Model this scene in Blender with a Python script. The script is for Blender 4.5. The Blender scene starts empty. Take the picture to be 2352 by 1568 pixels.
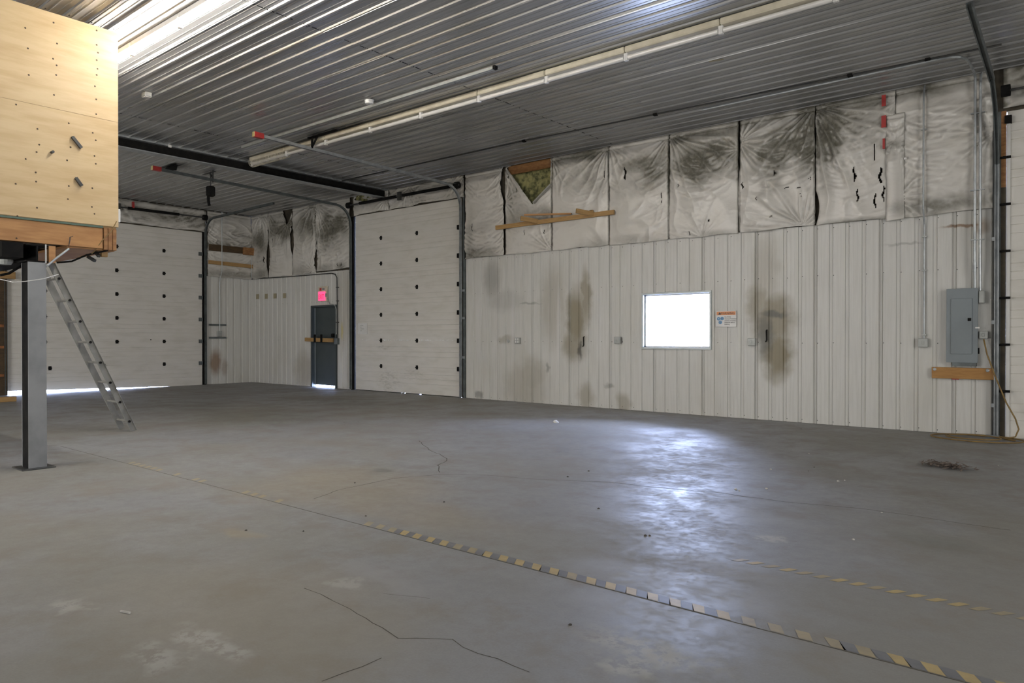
import bpy, math, random
from mathutils import Vector, Matrix, noise as mnoise

random.seed(7)
S = bpy.context.scene
COL = S.collection
R = math.radians

# ------------------------------------------------------------------ camera, world, lights, exposure
CAM = Vector((19.4259, -11.4489, 1.3301))
YAW, PITCH, FPX = 0.691328, -0.006193, 1652.87
cd = bpy.data.cameras.new('camera'); cam = bpy.data.objects.new('camera', cd); COL.objects.link(cam)
cam.location = CAM; cam.rotation_euler = (math.pi / 2 + PITCH, 0, YAW)
cd.sensor_width = 36.0; cd.lens = FPX / 2352 * 36.0; cd.clip_end = 200
S.camera = cam

w = bpy.data.worlds.new('overcast_sky'); S.world = w; w.use_nodes = True
bg = w.node_tree.nodes['Background']; bg.inputs[0].default_value = (0.52, 0.64, 1.0, 1); bg.inputs[1].default_value = 60.0

def area(name, loc, rot, sx, sy, power, color=(1, 1, 1), portal=False, spread=180):
    l = bpy.data.lights.new(name, 'AREA'); l.shape = 'RECTANGLE'; l.size = sx; l.size_y = sy
    l.energy = power; l.color = color; l.spread = R(spread)
    if portal: l.cycles.is_portal = True
    o = bpy.data.objects.new(name, l); COL.objects.link(o); o.location = loc; o.rotation_euler = rot
    return o
# daylight through the window in the long wall (sky portal just outside the pane)
area('window_portal', (13.645, 0.30, 1.61), (R(-90), 0, 0), 1.4, 1.1, 1, portal=True)
# unseen fill light added before the closed wall behind the camera (x = 27)
area('open_door_daylight', (26.9, -9.0, 2.3), (0, R(90), 0), 4.2, 5.0, 500, (1.0, 0.985, 0.955))
# second added fill light, before the closed back wall (y = -16), out of view
area('yard_door_daylight', (9.5, -15.8, 2.2), (R(90), 0, 0), 6.0, 4.0, 560, (1.0, 0.985, 0.955))

S.view_settings.view_transform = 'Standard'; S.view_settings.look = 'None'
S.view_settings.exposure = 0.0; S.view_settings.gamma = 1.0; S.view_settings.use_curve_mapping = False

# ------------------------------------------------------------------ pixel -> point on a known plane of the room
_f = Vector((-math.sin(YAW) * math.cos(PITCH), math.cos(YAW) * math.cos(PITCH), math.sin(PITCH)))
_r = Vector((math.cos(YAW), math.sin(YAW), 0)); _u = _r.cross(_f)
def at(px, py, axis, val):
    d = _f + _r * ((px - 1176) / FPX) + _u * ((784 - py) / FPX)
    return CAM + d * ((val - CAM[axis]) / d[axis])
def onwall(px, py, y=0.0): return at(px, py, 1, y)
def onend(px, py, x=0.0): return at(px, py, 0, x)
def onfloor(px, py, z=0.0): return at(px, py, 2, z)

# ------------------------------------------------------------------ materials
def node(nt, t, **k):
    n = nt.nodes.new(t)
    for a, b in k.items():
        if a.startswith('i_'):
            key = a[2:]; n.inputs[int(key) if key.isdigit() else key].default_value = b
        else: setattr(n, a, b)
    return n
def mat(name, color, rough=0.5, metal=0.0, spec=0.5):
    m = bpy.data.materials.new(name); m.use_nodes = True
    b = m.node_tree.nodes['Principled BSDF']
    b.inputs['Base Color'].default_value = (*color, 1); b.inputs['Roughness'].default_value = rough
    b.inputs['Metallic'].default_value = metal; b.inputs['Specular IOR Level'].default_value = spec
    return m, m.node_tree, b
def mixc(nt, fac, a, b, blend='MIX'):
    n = nt.nodes.new('ShaderNodeMix'); n.data_type = 'RGBA'; n.blend_type = blend
    for s, v in ((n.inputs[0], fac), (n.inputs[6], a), (n.inputs[7], b)):
        if hasattr(v, 'is_output'): nt.links.new(v, s)
        elif isinstance(v, (int, float)): s.default_value = v
        else: s.default_value = (*v, 1) if len(v) == 3 else v
    return n.outputs[2]
def math_(nt, op, a, b=None, clamp=False):
    n = nt.nodes.new('ShaderNodeMath'); n.operation = op; n.use_clamp = clamp
    for i, v in enumerate((a, b)):
        if v is None: continue
        if hasattr(v, 'is_output'): nt.links.new(v, n.inputs[i])
        else: n.inputs[i].default_value = v
    return n.outputs[0]
def ramp(nt, src, a, b, lo=0.0, hi=1.0):
    n = node(nt, 'ShaderNodeMapRange', interpolation_type='SMOOTHSTEP')
    nt.links.new(src, n.inputs[0]); n.inputs[1].default_value = a; n.inputs[2].default_value = b
    n.inputs[3].default_value = lo; n.inputs[4].default_value = hi
    return n.outputs[0]
def pos(nt, scale=(1, 1, 1)):
    g = node(nt, 'ShaderNodeNewGeometry'); v = node(nt, 'ShaderNodeVectorMath', operation='MULTIPLY')
    nt.links.new(g.outputs['Position'], v.inputs[0]); v.inputs[1].default_value = scale
    return v.outputs[0]
def noise_(nt, vec, scale, detail=4, rough=0.55):
    n = node(nt, 'ShaderNodeTexNoise'); n.inputs['Scale'].default_value = scale
    n.inputs['Detail'].default_value = detail; n.inputs['Roughness'].default_value = rough
    nt.links.new(vec, n.inputs['Vector']); return n.outputs[0]
def blobs(nt, items, warp=0.15, wscale=3.0):
    """soft-edged stains: items = (centre xyz, radii xyz, strength)"""
    p = pos(nt); nn = node(nt, 'ShaderNodeTexNoise'); nn.inputs['Scale'].default_value = wscale; nn.inputs['Detail'].default_value = 5
    nt.links.new(p, nn.inputs['Vector'])
    s = node(nt, 'ShaderNodeVectorMath', operation='SUBTRACT'); nt.links.new(nn.outputs['Color'], s.inputs[0]); s.inputs[1].default_value = (.5, .5, .5)
    k = node(nt, 'ShaderNodeVectorMath', operation='SCALE'); nt.links.new(s.outputs[0], k.inputs[0]); k.inputs['Scale'].default_value = warp * 2
    a = node(nt, 'ShaderNodeVectorMath', operation='ADD'); nt.links.new(p, a.inputs[0]); nt.links.new(k.outputs[0], a.inputs[1])
    out = None
    for c, r, st in items:
        d = node(nt, 'ShaderNodeVectorMath', operation='SUBTRACT'); nt.links.new(a.outputs[0], d.inputs[0]); d.inputs[1].default_value = c
        m = node(nt, 'ShaderNodeVectorMath', operation='MULTIPLY'); nt.links.new(d.outputs[0], m.inputs[0]); m.inputs[1].default_value = tuple(1 / q for q in r)
        l = node(nt, 'ShaderNodeVectorMath', operation='LENGTH'); nt.links.new(m.outputs[0], l.inputs[0])
        v = ramp(nt, l.outputs[1], 1.12, 0.35, 0.0, st)
        out = v if out is None else math_(nt, 'MAXIMUM', out, v)
    return out
def bump(nt, b, h, strength=0.2, dist=0.01):
    n = node(nt, 'ShaderNodeBump'); n.inputs['Strength'].default_value = strength; n.inputs['Distance'].default_value = dist
    nt.links.new(h, n.inputs['Height']); nt.links.new(n.outputs[0], b.inputs['Normal'])

def wall_metal():
    m, nt, b = mat('painted_wall_steel', (0.60, 0.575, 0.53), 0.42)
    streak = noise_(nt, pos(nt, (9, 9, 0.5)), 3.0, 4)
    big = noise_(nt, pos(nt, (1, 1, 0.5)), 1.3, 3)
    c = mixc(nt, ramp(nt, streak, 0.35, 0.75, 0.0, 0.45), (0.62, 0.612, 0.58), (0.49, 0.48, 0.445))
    c = mixc(nt, ramp(nt, big, 0.45, 0.8, 0.0, 0.35), c, (0.46, 0.44, 0.37))
    P = lambda x, y: tuple(onwall(x, y))
    brown = blobs(nt, [(P(1322, 735), (.30, 1, .75), .72), (P(1318, 790), (.36, 1, .42), .6), (P(1345, 680), (.16, 1, .7), .6), (P(1225, 865), (.40, 1, .5), .36), (P(1205, 890), (.75, 1, .6), .3),
                       (P(1775, 735), (.42, 1, .55), .75), (P(1785, 815), (.30, 1, .55), .85), (P(1742, 700), (.24, 1, .5), .6), (P(1760, 640), (.30, 1, .9), .28), (P(1345, 910), (.24, 1, .35), .45), (P(1430, 925), (.2, 1, .25), .45),
                       (P(820, 850), (.5, 1, 1.0), .3), (P(790, 700), (.4, 1, 1.4), .25), (P(700, 850), (.6, 1, .6), .35), (P(1270, 700), (.4, 1, 1.0), .3), (P(1160, 780), (.25, 1, .12), .35)], .14, 4)
    c = mixc(nt, brown, c, (0.165, 0.125, 0.045))
    dark = blobs(nt, [(P(1332, 806), (.07, 1, .22), .8), (P(1776, 722), (.26, 1, .07), .8), (P(1757, 770), (.17, 1, .45), .7), (P(1770, 780), (.05, 1, .3), .4), (P(1258, 845), (.06, 1, .10), .5),
                      (P(1400, 885), (.14, 1, .06), .45), (P(1100, 905), (.16, 1, .10), .55), (P(1130, 640), (.30, 1, .5), .35), (P(1160, 690), (.6, 1, .3), .2), (P(1215, 697), (.35, 1, .03), .4), (P(2075, 560), (.3, 1, .03), .35)], .08, 6)
    c = mixc(nt, dark, c, (0.09, 0.088, 0.075))
    rust = blobs(nt, [(P(2215, 517), (.34, 1, .035), .8), (P(2255, 520), (.12, 1, .12), .5), ((0, -1.12, .62), (1, .22, .45), .75), ((0, -.85, .45), (1, .12, .3), .4)], .06, 7)
    c = mixc(nt, rust, c, (0.20, 0.10, 0.035))
    pale = blobs(nt, [(P(1283, 740), (.055, 1, .9), .8), (P(1178, 740), (.05, 1, .9), .6), (P(1376, 740), (.06, 1, .9), .65), (P(1098, 740), (.10, 1, .9), .5)], .02, 5)
    c = mixc(nt, math_(nt, 'MULTIPLY', pale, 0.6), c, (0.68, 0.67, 0.66))
    yel = blobs(nt, [(P(785, 760), (.05, 1, .28), .6)], .05, 5)
    c = mixc(nt, yel, c, (0.5, 0.42, 0.12))
    nt.links.new(c, b.inputs['Base Color'])
    return m
def ceil_metal():
    m, nt, b = mat('galvanised_ceiling_steel', (0.30, 0.30, 0.29), 0.36, 0.6)
    n = noise_(nt, pos(nt, (0.35, 14, 1)), 2.0, 2)
    big = noise_(nt, pos(nt), 0.9, 3)
    c = mixc(nt, ramp(nt, n, 0.3, 0.75), (0.42, 0.42, 0.415), (0.36, 0.36, 0.355))
    c = mixc(nt, ramp(nt, big, 0.45, 0.75, 0, .5), c, (0.28, 0.275, 0.25))
    soot = blobs(nt, [((4.55, -4.35, 4.88), (.5, .25, 1), .85), ((9.15, -3.85, 4.88), (1.3, .10, 1), .8), ((8.5, -3.9, 4.88), (1.0, .35, 1), .35), ((7.2, -4.9, 4.88), (.7, .6, 1), .4), ((5.2, -1.0, 4.88), (1.6, 1.1, 1), .6)], .1, 5)
    c = mixc(nt, soot, c, (0.02, 0.02, 0.018))
    nt.links.new(c, b.inputs['Base Color'])
    nt.links.new(ramp(nt, n, 0.3, 0.7, 0.27, 0.33), b.inputs['Roughness'])
    return m
def floor_mat():
    m, nt, b = mat('worn_painted_concrete', (0.22, 0.215, 0.2), 0.4)
    p = pos(nt)
    n1 = noise_(nt, p, 0.55, 6, 0.6); n2 = noise_(nt, p, 2.3, 6, 0.65); n3 = noise_(nt, p, 14, 5, 0.7); n4 = noise_(nt, p, 90, 2)
    c = mixc(nt, ramp(nt, n1, 0.38, 0.62), (0.272, 0.262, 0.238), (0.295, 0.298, 0.305))
    c = mixc(nt, ramp(nt, n2, 0.48, 0.68, 0, .7), c, (0.262, 0.235, 0.20))
    c = mixc(nt, ramp(nt, n3, 0.56, 0.75, 0, .5), c, (0.36, 0.35, 0.335))
    c = mixc(nt, ramp(nt, n4, 0.3, 0.7, 0, .16), c, (0.17, 0.166, 0.15))
    P = lambda x, y: tuple(onfloor(x, y))
    warm = blobs(nt, [(P(830, 1110), (1.3, .8, 1), .6), (P(900, 1160), (1.4, .5, 1), .6), (P(690, 1130), (.9, .6, 1), .5), (P(600, 1400), (1.2, .8, 1), .4), (P(560, 1225), (.22, .10, 1), .8)], .3, 2)
    c = mixc(nt, math_(nt, 'MULTIPLY', warm, .7), c, (0.34, 0.285, 0.20))
    dk = blobs(nt, [(P(880, 1080), (.16, .10, 1), .8), (P(2140, 1245), (.35, .25, 1), .35), (P(600, 960), (1.6, 1.2, 1), .5), (P(400, 930), (2, 1, 1), .4), (P(820, 925), (2.5, .8, 1), .35)], .12, 3)
    c = mixc(nt, dk, c, (0.18, 0.18, 0.15))
    chip = math_(nt, 'MULTIPLY', blobs(nt, [(P(1480, 1490), (.35, .16, 1), 1), (P(1440, 1530), (.16, .12, 1), 1), (P(480, 1475), (.34, .10, 1), .8), (P(370, 1510), (.22, .12, 1), .7), (P(160, 1390), (.14, .12, 1), .8), (P(1775, 1235), (.10, .16, 1), 1), (P(1550, 1140), (.3, .2, 1), .6), (P(800, 1340), (.14, .08, 1), .7)], .15, 6), ramp(nt, n3, 0.4, 0.55))
    c = mixc(nt, chip, c, (0.42, 0.41, 0.38))
    scuff = blobs(nt, [(P(1560, 1340), (.75, .22, 1), .7), (P(1480, 1400), (.5, .2, 1), .6), (P(1640, 1300), (.4, .16, 1), .5), (P(1700, 1180), (.6, .2, 1), .4), (P(900, 1330), (.4, .15, 1), .4)], .22, 3)
    c = mixc(nt, math_(nt, 'MULTIPLY', scuff, ramp(nt, n3, .3, .65, .3, 1)), c, (0.38, 0.38, 0.39))
    nt.links.new(c, b.inputs['Base Color'])
    rr = ramp(nt, n2, 0.35, 0.65, 0.54, 0.70)
    rr = math_(nt, 'ADD', rr, ramp(nt, n1, .4, .6, .06, -.07)); rr = math_(nt, 'ADD', rr, ramp(nt, n3, .4, .7, -.05, .09))
    nt.links.new(rr, b.inputs['Roughness'])
    b.inputs['Specular IOR Level'].default_value = 0.5
    h = math_(nt, 'ADD', math_(nt, 'MULTIPLY', n2, .7), math_(nt, 'MULTIPLY', n3, .12))
    bump(nt, b, h, 0.30, 0.010)
    return m
def wood_mat(name, a, c2, axis=(1, 1, 14), rough=0.6):
    m, nt, b = mat(name, a, rough)
    n = noise_(nt, pos(nt, axis), 3.0, 5)
    c = mixc(nt, ramp(nt, n, 0.3, 0.7), a, c2); nt.links.new(c, b.inputs['Base Color']); return m
def ply_mat():
    m, nt, b = mat('plywood', (0.60, 0.42, 0.21), 0.5)
    n = noise_(nt, pos(nt, (1, 1.0, 7)), 1.6, 6, .6); n2 = noise_(nt, pos(nt, (1, .8, 2)), 1.2, 3)
    c = mixc(nt, ramp(nt, n, .35, .7), (0.60, 0.445, 0.25), (0.51, 0.36, 0.185))
    c = mixc(nt, ramp(nt, n2, .45, .75, 0, .4), c, (0.64, 0.50, 0.30))
    nt.links.new(c, b.inputs['Base Color']); return m
def poly_mat():
    m, nt, b = mat('white_poly_sheet', (0.62, 0.59, 0.54), 0.30)
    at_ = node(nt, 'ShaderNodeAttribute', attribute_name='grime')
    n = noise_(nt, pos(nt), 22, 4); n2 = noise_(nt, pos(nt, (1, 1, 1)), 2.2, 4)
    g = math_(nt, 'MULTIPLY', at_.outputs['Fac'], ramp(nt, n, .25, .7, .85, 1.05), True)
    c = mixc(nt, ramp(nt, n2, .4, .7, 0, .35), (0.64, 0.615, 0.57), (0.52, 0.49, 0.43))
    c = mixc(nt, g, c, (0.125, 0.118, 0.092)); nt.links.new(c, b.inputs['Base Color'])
    bump(nt, b, noise_(nt, pos(nt), 45, 4), .25, .006); return m
def glass_mat():
    m = bpy.data.materials.new('window_glass'); m.use_nodes = True; nt = m.node_tree; nt.nodes.clear()
    o = node(nt, 'ShaderNodeOutputMaterial'); t = node(nt, 'ShaderNodeBsdfTransparent'); g = node(nt, 'ShaderNodeBsdfGlossy')
    g.inputs['Roughness'].default_value = .03; fr = node(nt, 'ShaderNodeFresnel'); mx = node(nt, 'ShaderNodeMixShader')
    nt.links.new(fr.outputs[0], mx.inputs[0]); nt.links.new(t.outputs[0], mx.inputs[1]); nt.links.new(g.outputs[0], mx.inputs[2]); nt.links.new(mx.outputs[0], o.inputs[0])
    return m
def emit_mat(name, color, s):
    m, nt, b = mat(name, color, .4); b.inputs['Emission Color'].default_value = (*color, 1); b.inputs['Emission Strength'].default_value = s; return m
def noisy(name, a, c2, rough=.5, metal=0., scale=6.):
    m, nt, b = mat(name, a, rough, metal); n = noise_(nt, pos(nt), scale, 5)
    nt.links.new(mixc(nt, ramp(nt, n, .35, .7), a, c2), b.inputs['Base Color']); return m
def door_mat():
    m, nt, b = mat('white_door_paint', (0.66, 0.63, 0.58), 0.45)
    n = noise_(nt, pos(nt, (1, 1, 4)), 1.7, 5)
    c = mixc(nt, ramp(nt, n, .4, .75, 0, .6), (0.68, 0.655, 0.605), (0.55, 0.525, 0.46))
    P = lambda x, y: tuple(onwall(x, y))
    sc = blobs(nt, [(P(890, 875), (.5, 1, .35), .45), (P(950, 860), (.5, 1, .2), .3), (P(880, 800), (.3, 1, .1), .35)], .1, 8)
    c = mixc(nt, math_(nt, 'MULTIPLY', sc, ramp(nt, noise_(nt, pos(nt, (1, 1, 6)), 9, 4), .4, .7)), c, (0.25, 0.24, 0.19))
    nt.links.new(c, b.inputs['Base Color']); return m

M = dict(
    wall=wall_metal(), ceil=ceil_metal(), floor=floor_mat(), ply=ply_mat(), poly=poly_mat(), glass=glass_mat(), door=door_mat(),
    galv=noisy('galvanised_steel', (0.42, 0.44, 0.45), (0.30, 0.32, 0.33), .38, .55, 9),
    post=noisy('dull_post_steel', (0.27, 0.275, 0.28), (0.20, 0.205, 0.21), .5, .2, 3),
    steel=noisy('dark_steel', (0.045, 0.048, 0.050), (0.075, 0.072, 0.065), .5, .3, 5),
    track=noisy('grey_track_steel', (0.16, 0.18, 0.18), (0.10, 0.11, 0.11), .42, .5, 6),
    black=noisy('black_metal', (0.010, 0.010, 0.010), (0.017, 0.016, 0.015), .9, 0, 8),
    backing=noisy('dark_cavity_backing', (0.05, 0.043, 0.032), (0.09, 0.075, 0.05), .9, 0, 4),
    studwood=wood_mat('orange_stud_wood', (0.34, 0.17, 0.06), (0.22, 0.10, 0.035), (3, 3, 10)),
    wood=wood_mat('pine_lumber', (0.42, 0.26, 0.10), (0.33, 0.19, 0.07), (2, 2, 14)),
    osb=wood_mat('aged_plywood_plank', (0.42, 0.22, 0.065), (0.34, 0.165, 0.045), (2, 2, 12)),
    darkwood=wood_mat('dark_brown_wood', (0.085, 0.05, 0.02), (0.05, 0.03, 0.013), (3, 3, 9)),
    rim=wood_mat('reddish_rim_joist', (0.46, 0.24, 0.09), (0.36, 0.17, 0.06), (1, 1.2, 8)),
    insul=noisy('yellow_green_insulation', (0.30, 0.28, 0.12), (0.055, 0.06, 0.025), .95, 0, 9),
    panel=noisy('grey_enamel', (0.22, 0.25, 0.265), (0.20, 0.225, 0.24), .4, 0, 3),
    mandoor=noisy('slate_door_paint', (0.048, 0.062, 0.066), (0.038, 0.05, 0.054), .45, 0, 3),
    frame=noisy('aluminium_frame', (0.55, 0.58, 0.58), (0.46, 0.5, 0.5), .4, .2, 6),
    cream=noisy('cream_enamel', (0.62, 0.57, 0.45), (0.52, 0.47, 0.36), .4, 0, 5),
    tube=noisy('unlit_tube_glass', (0.72, 0.70, 0.67), (0.66, 0.64, 0.60), .25, 0, 4),
    lit=emit_mat('lit_tube', (1.0, 0.95, 0.87), 110.0),
    exitglow=emit_mat('lit_exit_lens', (1.0, 0.09, 0.26), 1.0),
    exitletter=emit_mat('exit_letter_red', (0.7, 0.006, 0.05), 0.6),
    white=noisy('white_plastic', (0.72, 0.71, 0.69), (0.66, 0.65, 0.62), .4, 0, 5),
    outlet=noisy('grey_outlet_box', (0.42, 0.43, 0.41), (0.33, 0.34, 0.32), .45, .2, 8),
    red=noisy('red_tape', (0.42, 0.035, 0.03), (0.33, 0.03, 0.03), .45, 0, 9),
    yellow=noisy('pale_yellow_label', (0.62, 0.53, 0.26), (0.55, 0.47, 0.22), .5, 0, 9),
    tan=noisy('tan_sticker', (0.36, 0.31, 0.20), (0.30, 0.27, 0.18), .6, 0, 9),
    tape_y=noisy('worn_yellow_tape', (0.52, 0.40, 0.19), (0.43, 0.33, 0.17), .5, 0, 12),
    tape_y2=noisy('faded_yellow_tape', (0.40, 0.325, 0.20), (0.33, 0.285, 0.20), .5, 0, 12),
    tape_k=noisy('worn_black_tape', (0.175, 0.175, 0.185), (0.21, 0.21, 0.215), .5, 0, 12),
    crack=noisy('dirt_filled_crack', (0.075, 0.066, 0.05), (0.11, 0.10, 0.08), .9, 0, 12),
    cord=noisy('tan_hose_rubber', (0.26, 0.17, 0.055), (0.20, 0.12, 0.04), .6, 0, 12),
    grey_tape=noisy('grey_tape', (0.36, 0.355, 0.32), (0.30, 0.29, 0.26), .5, 0, 9),
    blue=noisy('sign_blue', (0.06, 0.25, 0.50), (0.05, 0.22, 0.45), .4, 0, 9),
    orange=noisy('sign_orange', (0.72, 0.27, 0.09), (0.66, 0.25, 0.09), .4, 0, 9),
    ink=noisy('black_ink', (0.03, 0.03, 0.035), (0.04, 0.04, 0.045), .6, 0, 9),
    rust=noisy('rusty_clip', (0.34, 0.13, 0.04), (0.2, 0.08, 0.03), .7, 0, 9),
    leaf=noisy('dry_leaf', (0.24, 0.19, 0.16), (0.13, 0.10, 0.08), .9, 0, 20),
    crumb=noisy('pale_concrete_crumb', (0.55, 0.53, 0.50), (0.40, 0.38, 0.35), .9, 0, 20),
    dkcrumb=noisy('dark_dirt_crumb', (0.05, 0.045, 0.04), (0.08, 0.07, 0.06), .9, 0, 20),
    green=noisy('green_edge_strip', (0.10, 0.15, 0.11), (0.07, 0.11, 0.08), .6, 0, 9),
    ladder=noisy('weathered_aluminium', (0.25, 0.245, 0.225), (0.17, 0.165, 0.15), .55, .2, 6),
)

M['black'].node_tree.nodes['Principled BSDF'].inputs['Specular IOR Level'].default_value = 0.08
# ------------------------------------------------------------------ mesh builder
ORIG = {}
class MB:
    def __init__(s): s.v = []; s.f = []
    def add(s, vs, fs):
        o = len(s.v); s.v += [Vector(q) for q in vs]; s.f += [tuple(i + o for i in f) for f in fs]; return s
    def box(s, a, b):
        (x0, y0, z0), (x1, y1, z1) = [[min(p) if k == 0 else max(p) for p in zip(a, b)] for k in (0, 1)]
        return s.add([(x0, y0, z0), (x1, y0, z0), (x1, y1, z0), (x0, y1, z0), (x0, y0, z1), (x1, y0, z1), (x1, y1, z1), (x0, y1, z1)],
                     [(0, 3, 2, 1), (4, 5, 6, 7), (0, 1, 5, 4), (1, 2, 6, 5), (2, 3, 7, 6), (3, 0, 4, 7)])
    def cbox(s, a, b, c=0.004):
        """box with chamfered edges"""
        lo = [min(p) for p in zip(a, b)]; hi = [max(p) for p in zip(a, b)]
        c = min(c, *[(hi[i] - lo[i]) * .45 for i in range(3)])
        import itertools
        V = []; idx = {}
        for sg in itertools.product((0, 1), repeat=3):
            for ax in range(3):
                q = [(hi[i] if sg[i] else lo[i]) if i == ax else ((hi[i] - c) if sg[i] else (lo[i] + c)) for i in range(3)]
                idx[sg, ax] = len(V); V.append(q)
        F = []
        for ax in range(3):
            o = [i for i in range(3) if i != ax]
            for e in (0, 1):
                L = []
                for p, q in ((0, 0), (1, 0), (1, 1), (0, 1)):
                    sg = [0, 0, 0]; sg[ax] = e; sg[o[0]] = p; sg[o[1]] = q; L.append(idx[tuple(sg), ax])
                flip = (e == 0) ^ (ax == 1); F.append(tuple(L[::-1]) if flip else tuple(L))
            for p, q in itertools.product((0, 1), repeat=2):
                g = [[0, 0, 0], [0, 0, 0]]
                for k in (0, 1): g[k][ax] = k; g[k][o[0]] = p; g[k][o[1]] = q
                F.append((idx[tuple(g[0]), o[0]], idx[tuple(g[1]), o[0]], idx[tuple(g[1]), o[1]], idx[tuple(g[0]), o[1]]))
        for sg in itertools.product((0, 1), repeat=3): F.append(tuple(idx[sg, ax] for ax in range(3)))
        return s.add(V, F)
    def bar(s, p, q, wd, ht, up=(0, 0, 1)):
        p, q = Vector(p), Vector(q); d = (q - p).normalized(); sd = d.cross(Vector(up))
        if sd.length < 1e-4: sd = d.cross(Vector((1, 0, 0)))
        sd.normalize(); uu = sd.cross(d); V = []
        for e in (p, q):
            for a, b in ((-1, -1), (1, -1), (1, 1), (-1, 1)): V.append(e + sd * (a * wd / 2) + uu * (b * ht / 2))
        return s.add(V, [(0, 1, 2, 3), (7, 6, 5, 4), (0, 4, 5, 1), (1, 5, 6, 2), (2, 6, 7, 3), (3, 7, 4, 0)])
    def tube(s, pts, r, n=8, cap=True):
        pts = [Vector(p) for p in pts]; V = []; F = []; prev = None
        for i, p in enumerate(pts):
            d = (pts[min(i + 1, len(pts) - 1)] - pts[max(i - 1, 0)]).normalized()
            if prev is None:
                a = d.cross(Vector((0, 0, 1)))
                if a.length < 1e-3: a = d.cross(Vector((1, 0, 0)))
            else: a = prev - d * prev.dot(d)
            a.normalize(); prev = a; b = d.cross(a)
            for k in range(n): V.append(p + a * (r * math.cos(2 * math.pi * k / n)) + b * (r * math.sin(2 * math.pi * k / n)))
        for i in range(len(pts) - 1):
            for k in range(n): F.append((i * n + k, i * n + (k + 1) % n, (i + 1) * n + (k + 1) % n, (i + 1) * n + k))
        if cap: F.append(tuple(range(n))[::-1]); F.append(tuple((len(pts) - 1) * n + k for k in range(n)))
        return s.add(V, F)
    def lathe(s, c, prof, axis=2, n=20):
        V = []; F = []; c = Vector(c)
        for r, h in prof:
            for k in range(n):
                a = 2 * math.pi * k / n; q = [r * math.cos(a), r * math.sin(a)]; q.insert(axis, h); V.append(c + Vector(q))
        for i in range(len(prof) - 1):
            for k in range(n): F.append((i * n + k, i * n + (k + 1) % n, (i + 1) * n + (k + 1) % n, (i + 1) * n + k))
        F.append(tuple(range(n))[::-1]); F.append(tuple((len(prof) - 1) * n + k for k in range(n)))
        return s.add(V, F)
    def sweep(s, prof, pts, side):
        """open/closed 2-D profile (a along 'side', b along the path normal) swept along pts; side is constant"""
        pts = [Vector(p) for p in pts]; side = Vector(side).normalized(); n = len(prof); V = []; F = []
        for i, p in enumerate(pts):
            d = (pts[min(i + 1, len(pts) - 1)] - pts[max(i - 1, 0)]).normalized(); nn = side.cross(d).normalized()
            for a, b in prof: V.append(p + side * a + nn * b)
        for i in range(len(pts) - 1):
            for k in range(n): F.append((i * n + k, i * n + (k + 1) % n, (i + 1) * n + (k + 1) % n, (i + 1) * n + k))
        F.append(tuple(range(n))[::-1]); F.append(tuple((len(pts) - 1) * n + k for k in range(n)))
        return s.add(V, F)
    def build(s, name, m, parent=None, smooth=False, origin=None, kind=None, grime=None):
        if parent is not None: o0 = ORIG[parent.name]
        elif origin is not None: o0 = Vector(origin)
        else:
            xs, ys, zs = zip(*s.v); o0 = Vector(((min(xs) + max(xs)) / 2, (min(ys) + max(ys)) / 2, min(zs)))
        me = bpy.data.meshes.new(name); me.from_pydata([tuple(q - o0) for q in s.v], [], s.f); me.update()
        me.materials.append(m if not isinstance(m, str) else M[m])
        if smooth:
            me.polygons.foreach_set('use_smooth', [True] * len(me.polygons))
        if grime is not None:
            a = me.attributes.new('grime', 'FLOAT', 'POINT'); a.data.foreach_set('value', grime)
        o = bpy.data.objects.new(name, me); COL.objects.link(o)
        if parent is not None: o.parent = parent
        else: o.location = o0
        ORIG[o.name] = o0
        if kind: o['kind'] = kind
        return o
def empty(name, loc, label=None, cat=None, group=None, kind=None):
    o = bpy.data.objects.new(name, None); COL.objects.link(o); o.location = loc; o.empty_display_size = .1
    ORIG[o.name] = Vector(loc)
    return tag(o, label, cat, group, kind)
def tag(o, label=None, cat=None, group=None, kind=None):
    if label: o['label'] = label
    if cat: o['category'] = cat
    if group: o['group'] = group
    if kind: o['kind'] = kind
    return o
def share(src, name, parent, delta):
    """a further part that shares the mesh data of src, shifted by delta"""
    o = bpy.data.objects.new(name, src.data); COL.objects.link(o); o.parent = parent; o.location = src.location + Vector(delta)
    ORIG[o.name] = ORIG[src.name] + Vector(delta)
    return o
def copy_tree(o, delta, parent=None, top=True):
    c = o.copy(); COL.objects.link(c); c.parent = parent
    if top: c.location = o.location + Vector(delta)
    ORIG[c.name] = ORIG.get(o.name, Vector()) + Vector(delta)
    for ch in list(o.children): copy_tree(ch, delta, c, False)
    return c
def screw_mesh(mb, p, n, r=.009):
    n = Vector(n); a = n.orthogonal().normalized() * r; b = n.cross(a)
    p = Vector(p); V = [p + a, p + b, p - a, p - b, p + n * .008]
    mb.add(V, [(0, 1, 4), (1, 2, 4), (2, 3, 4), (3, 0, 4)])

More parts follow.
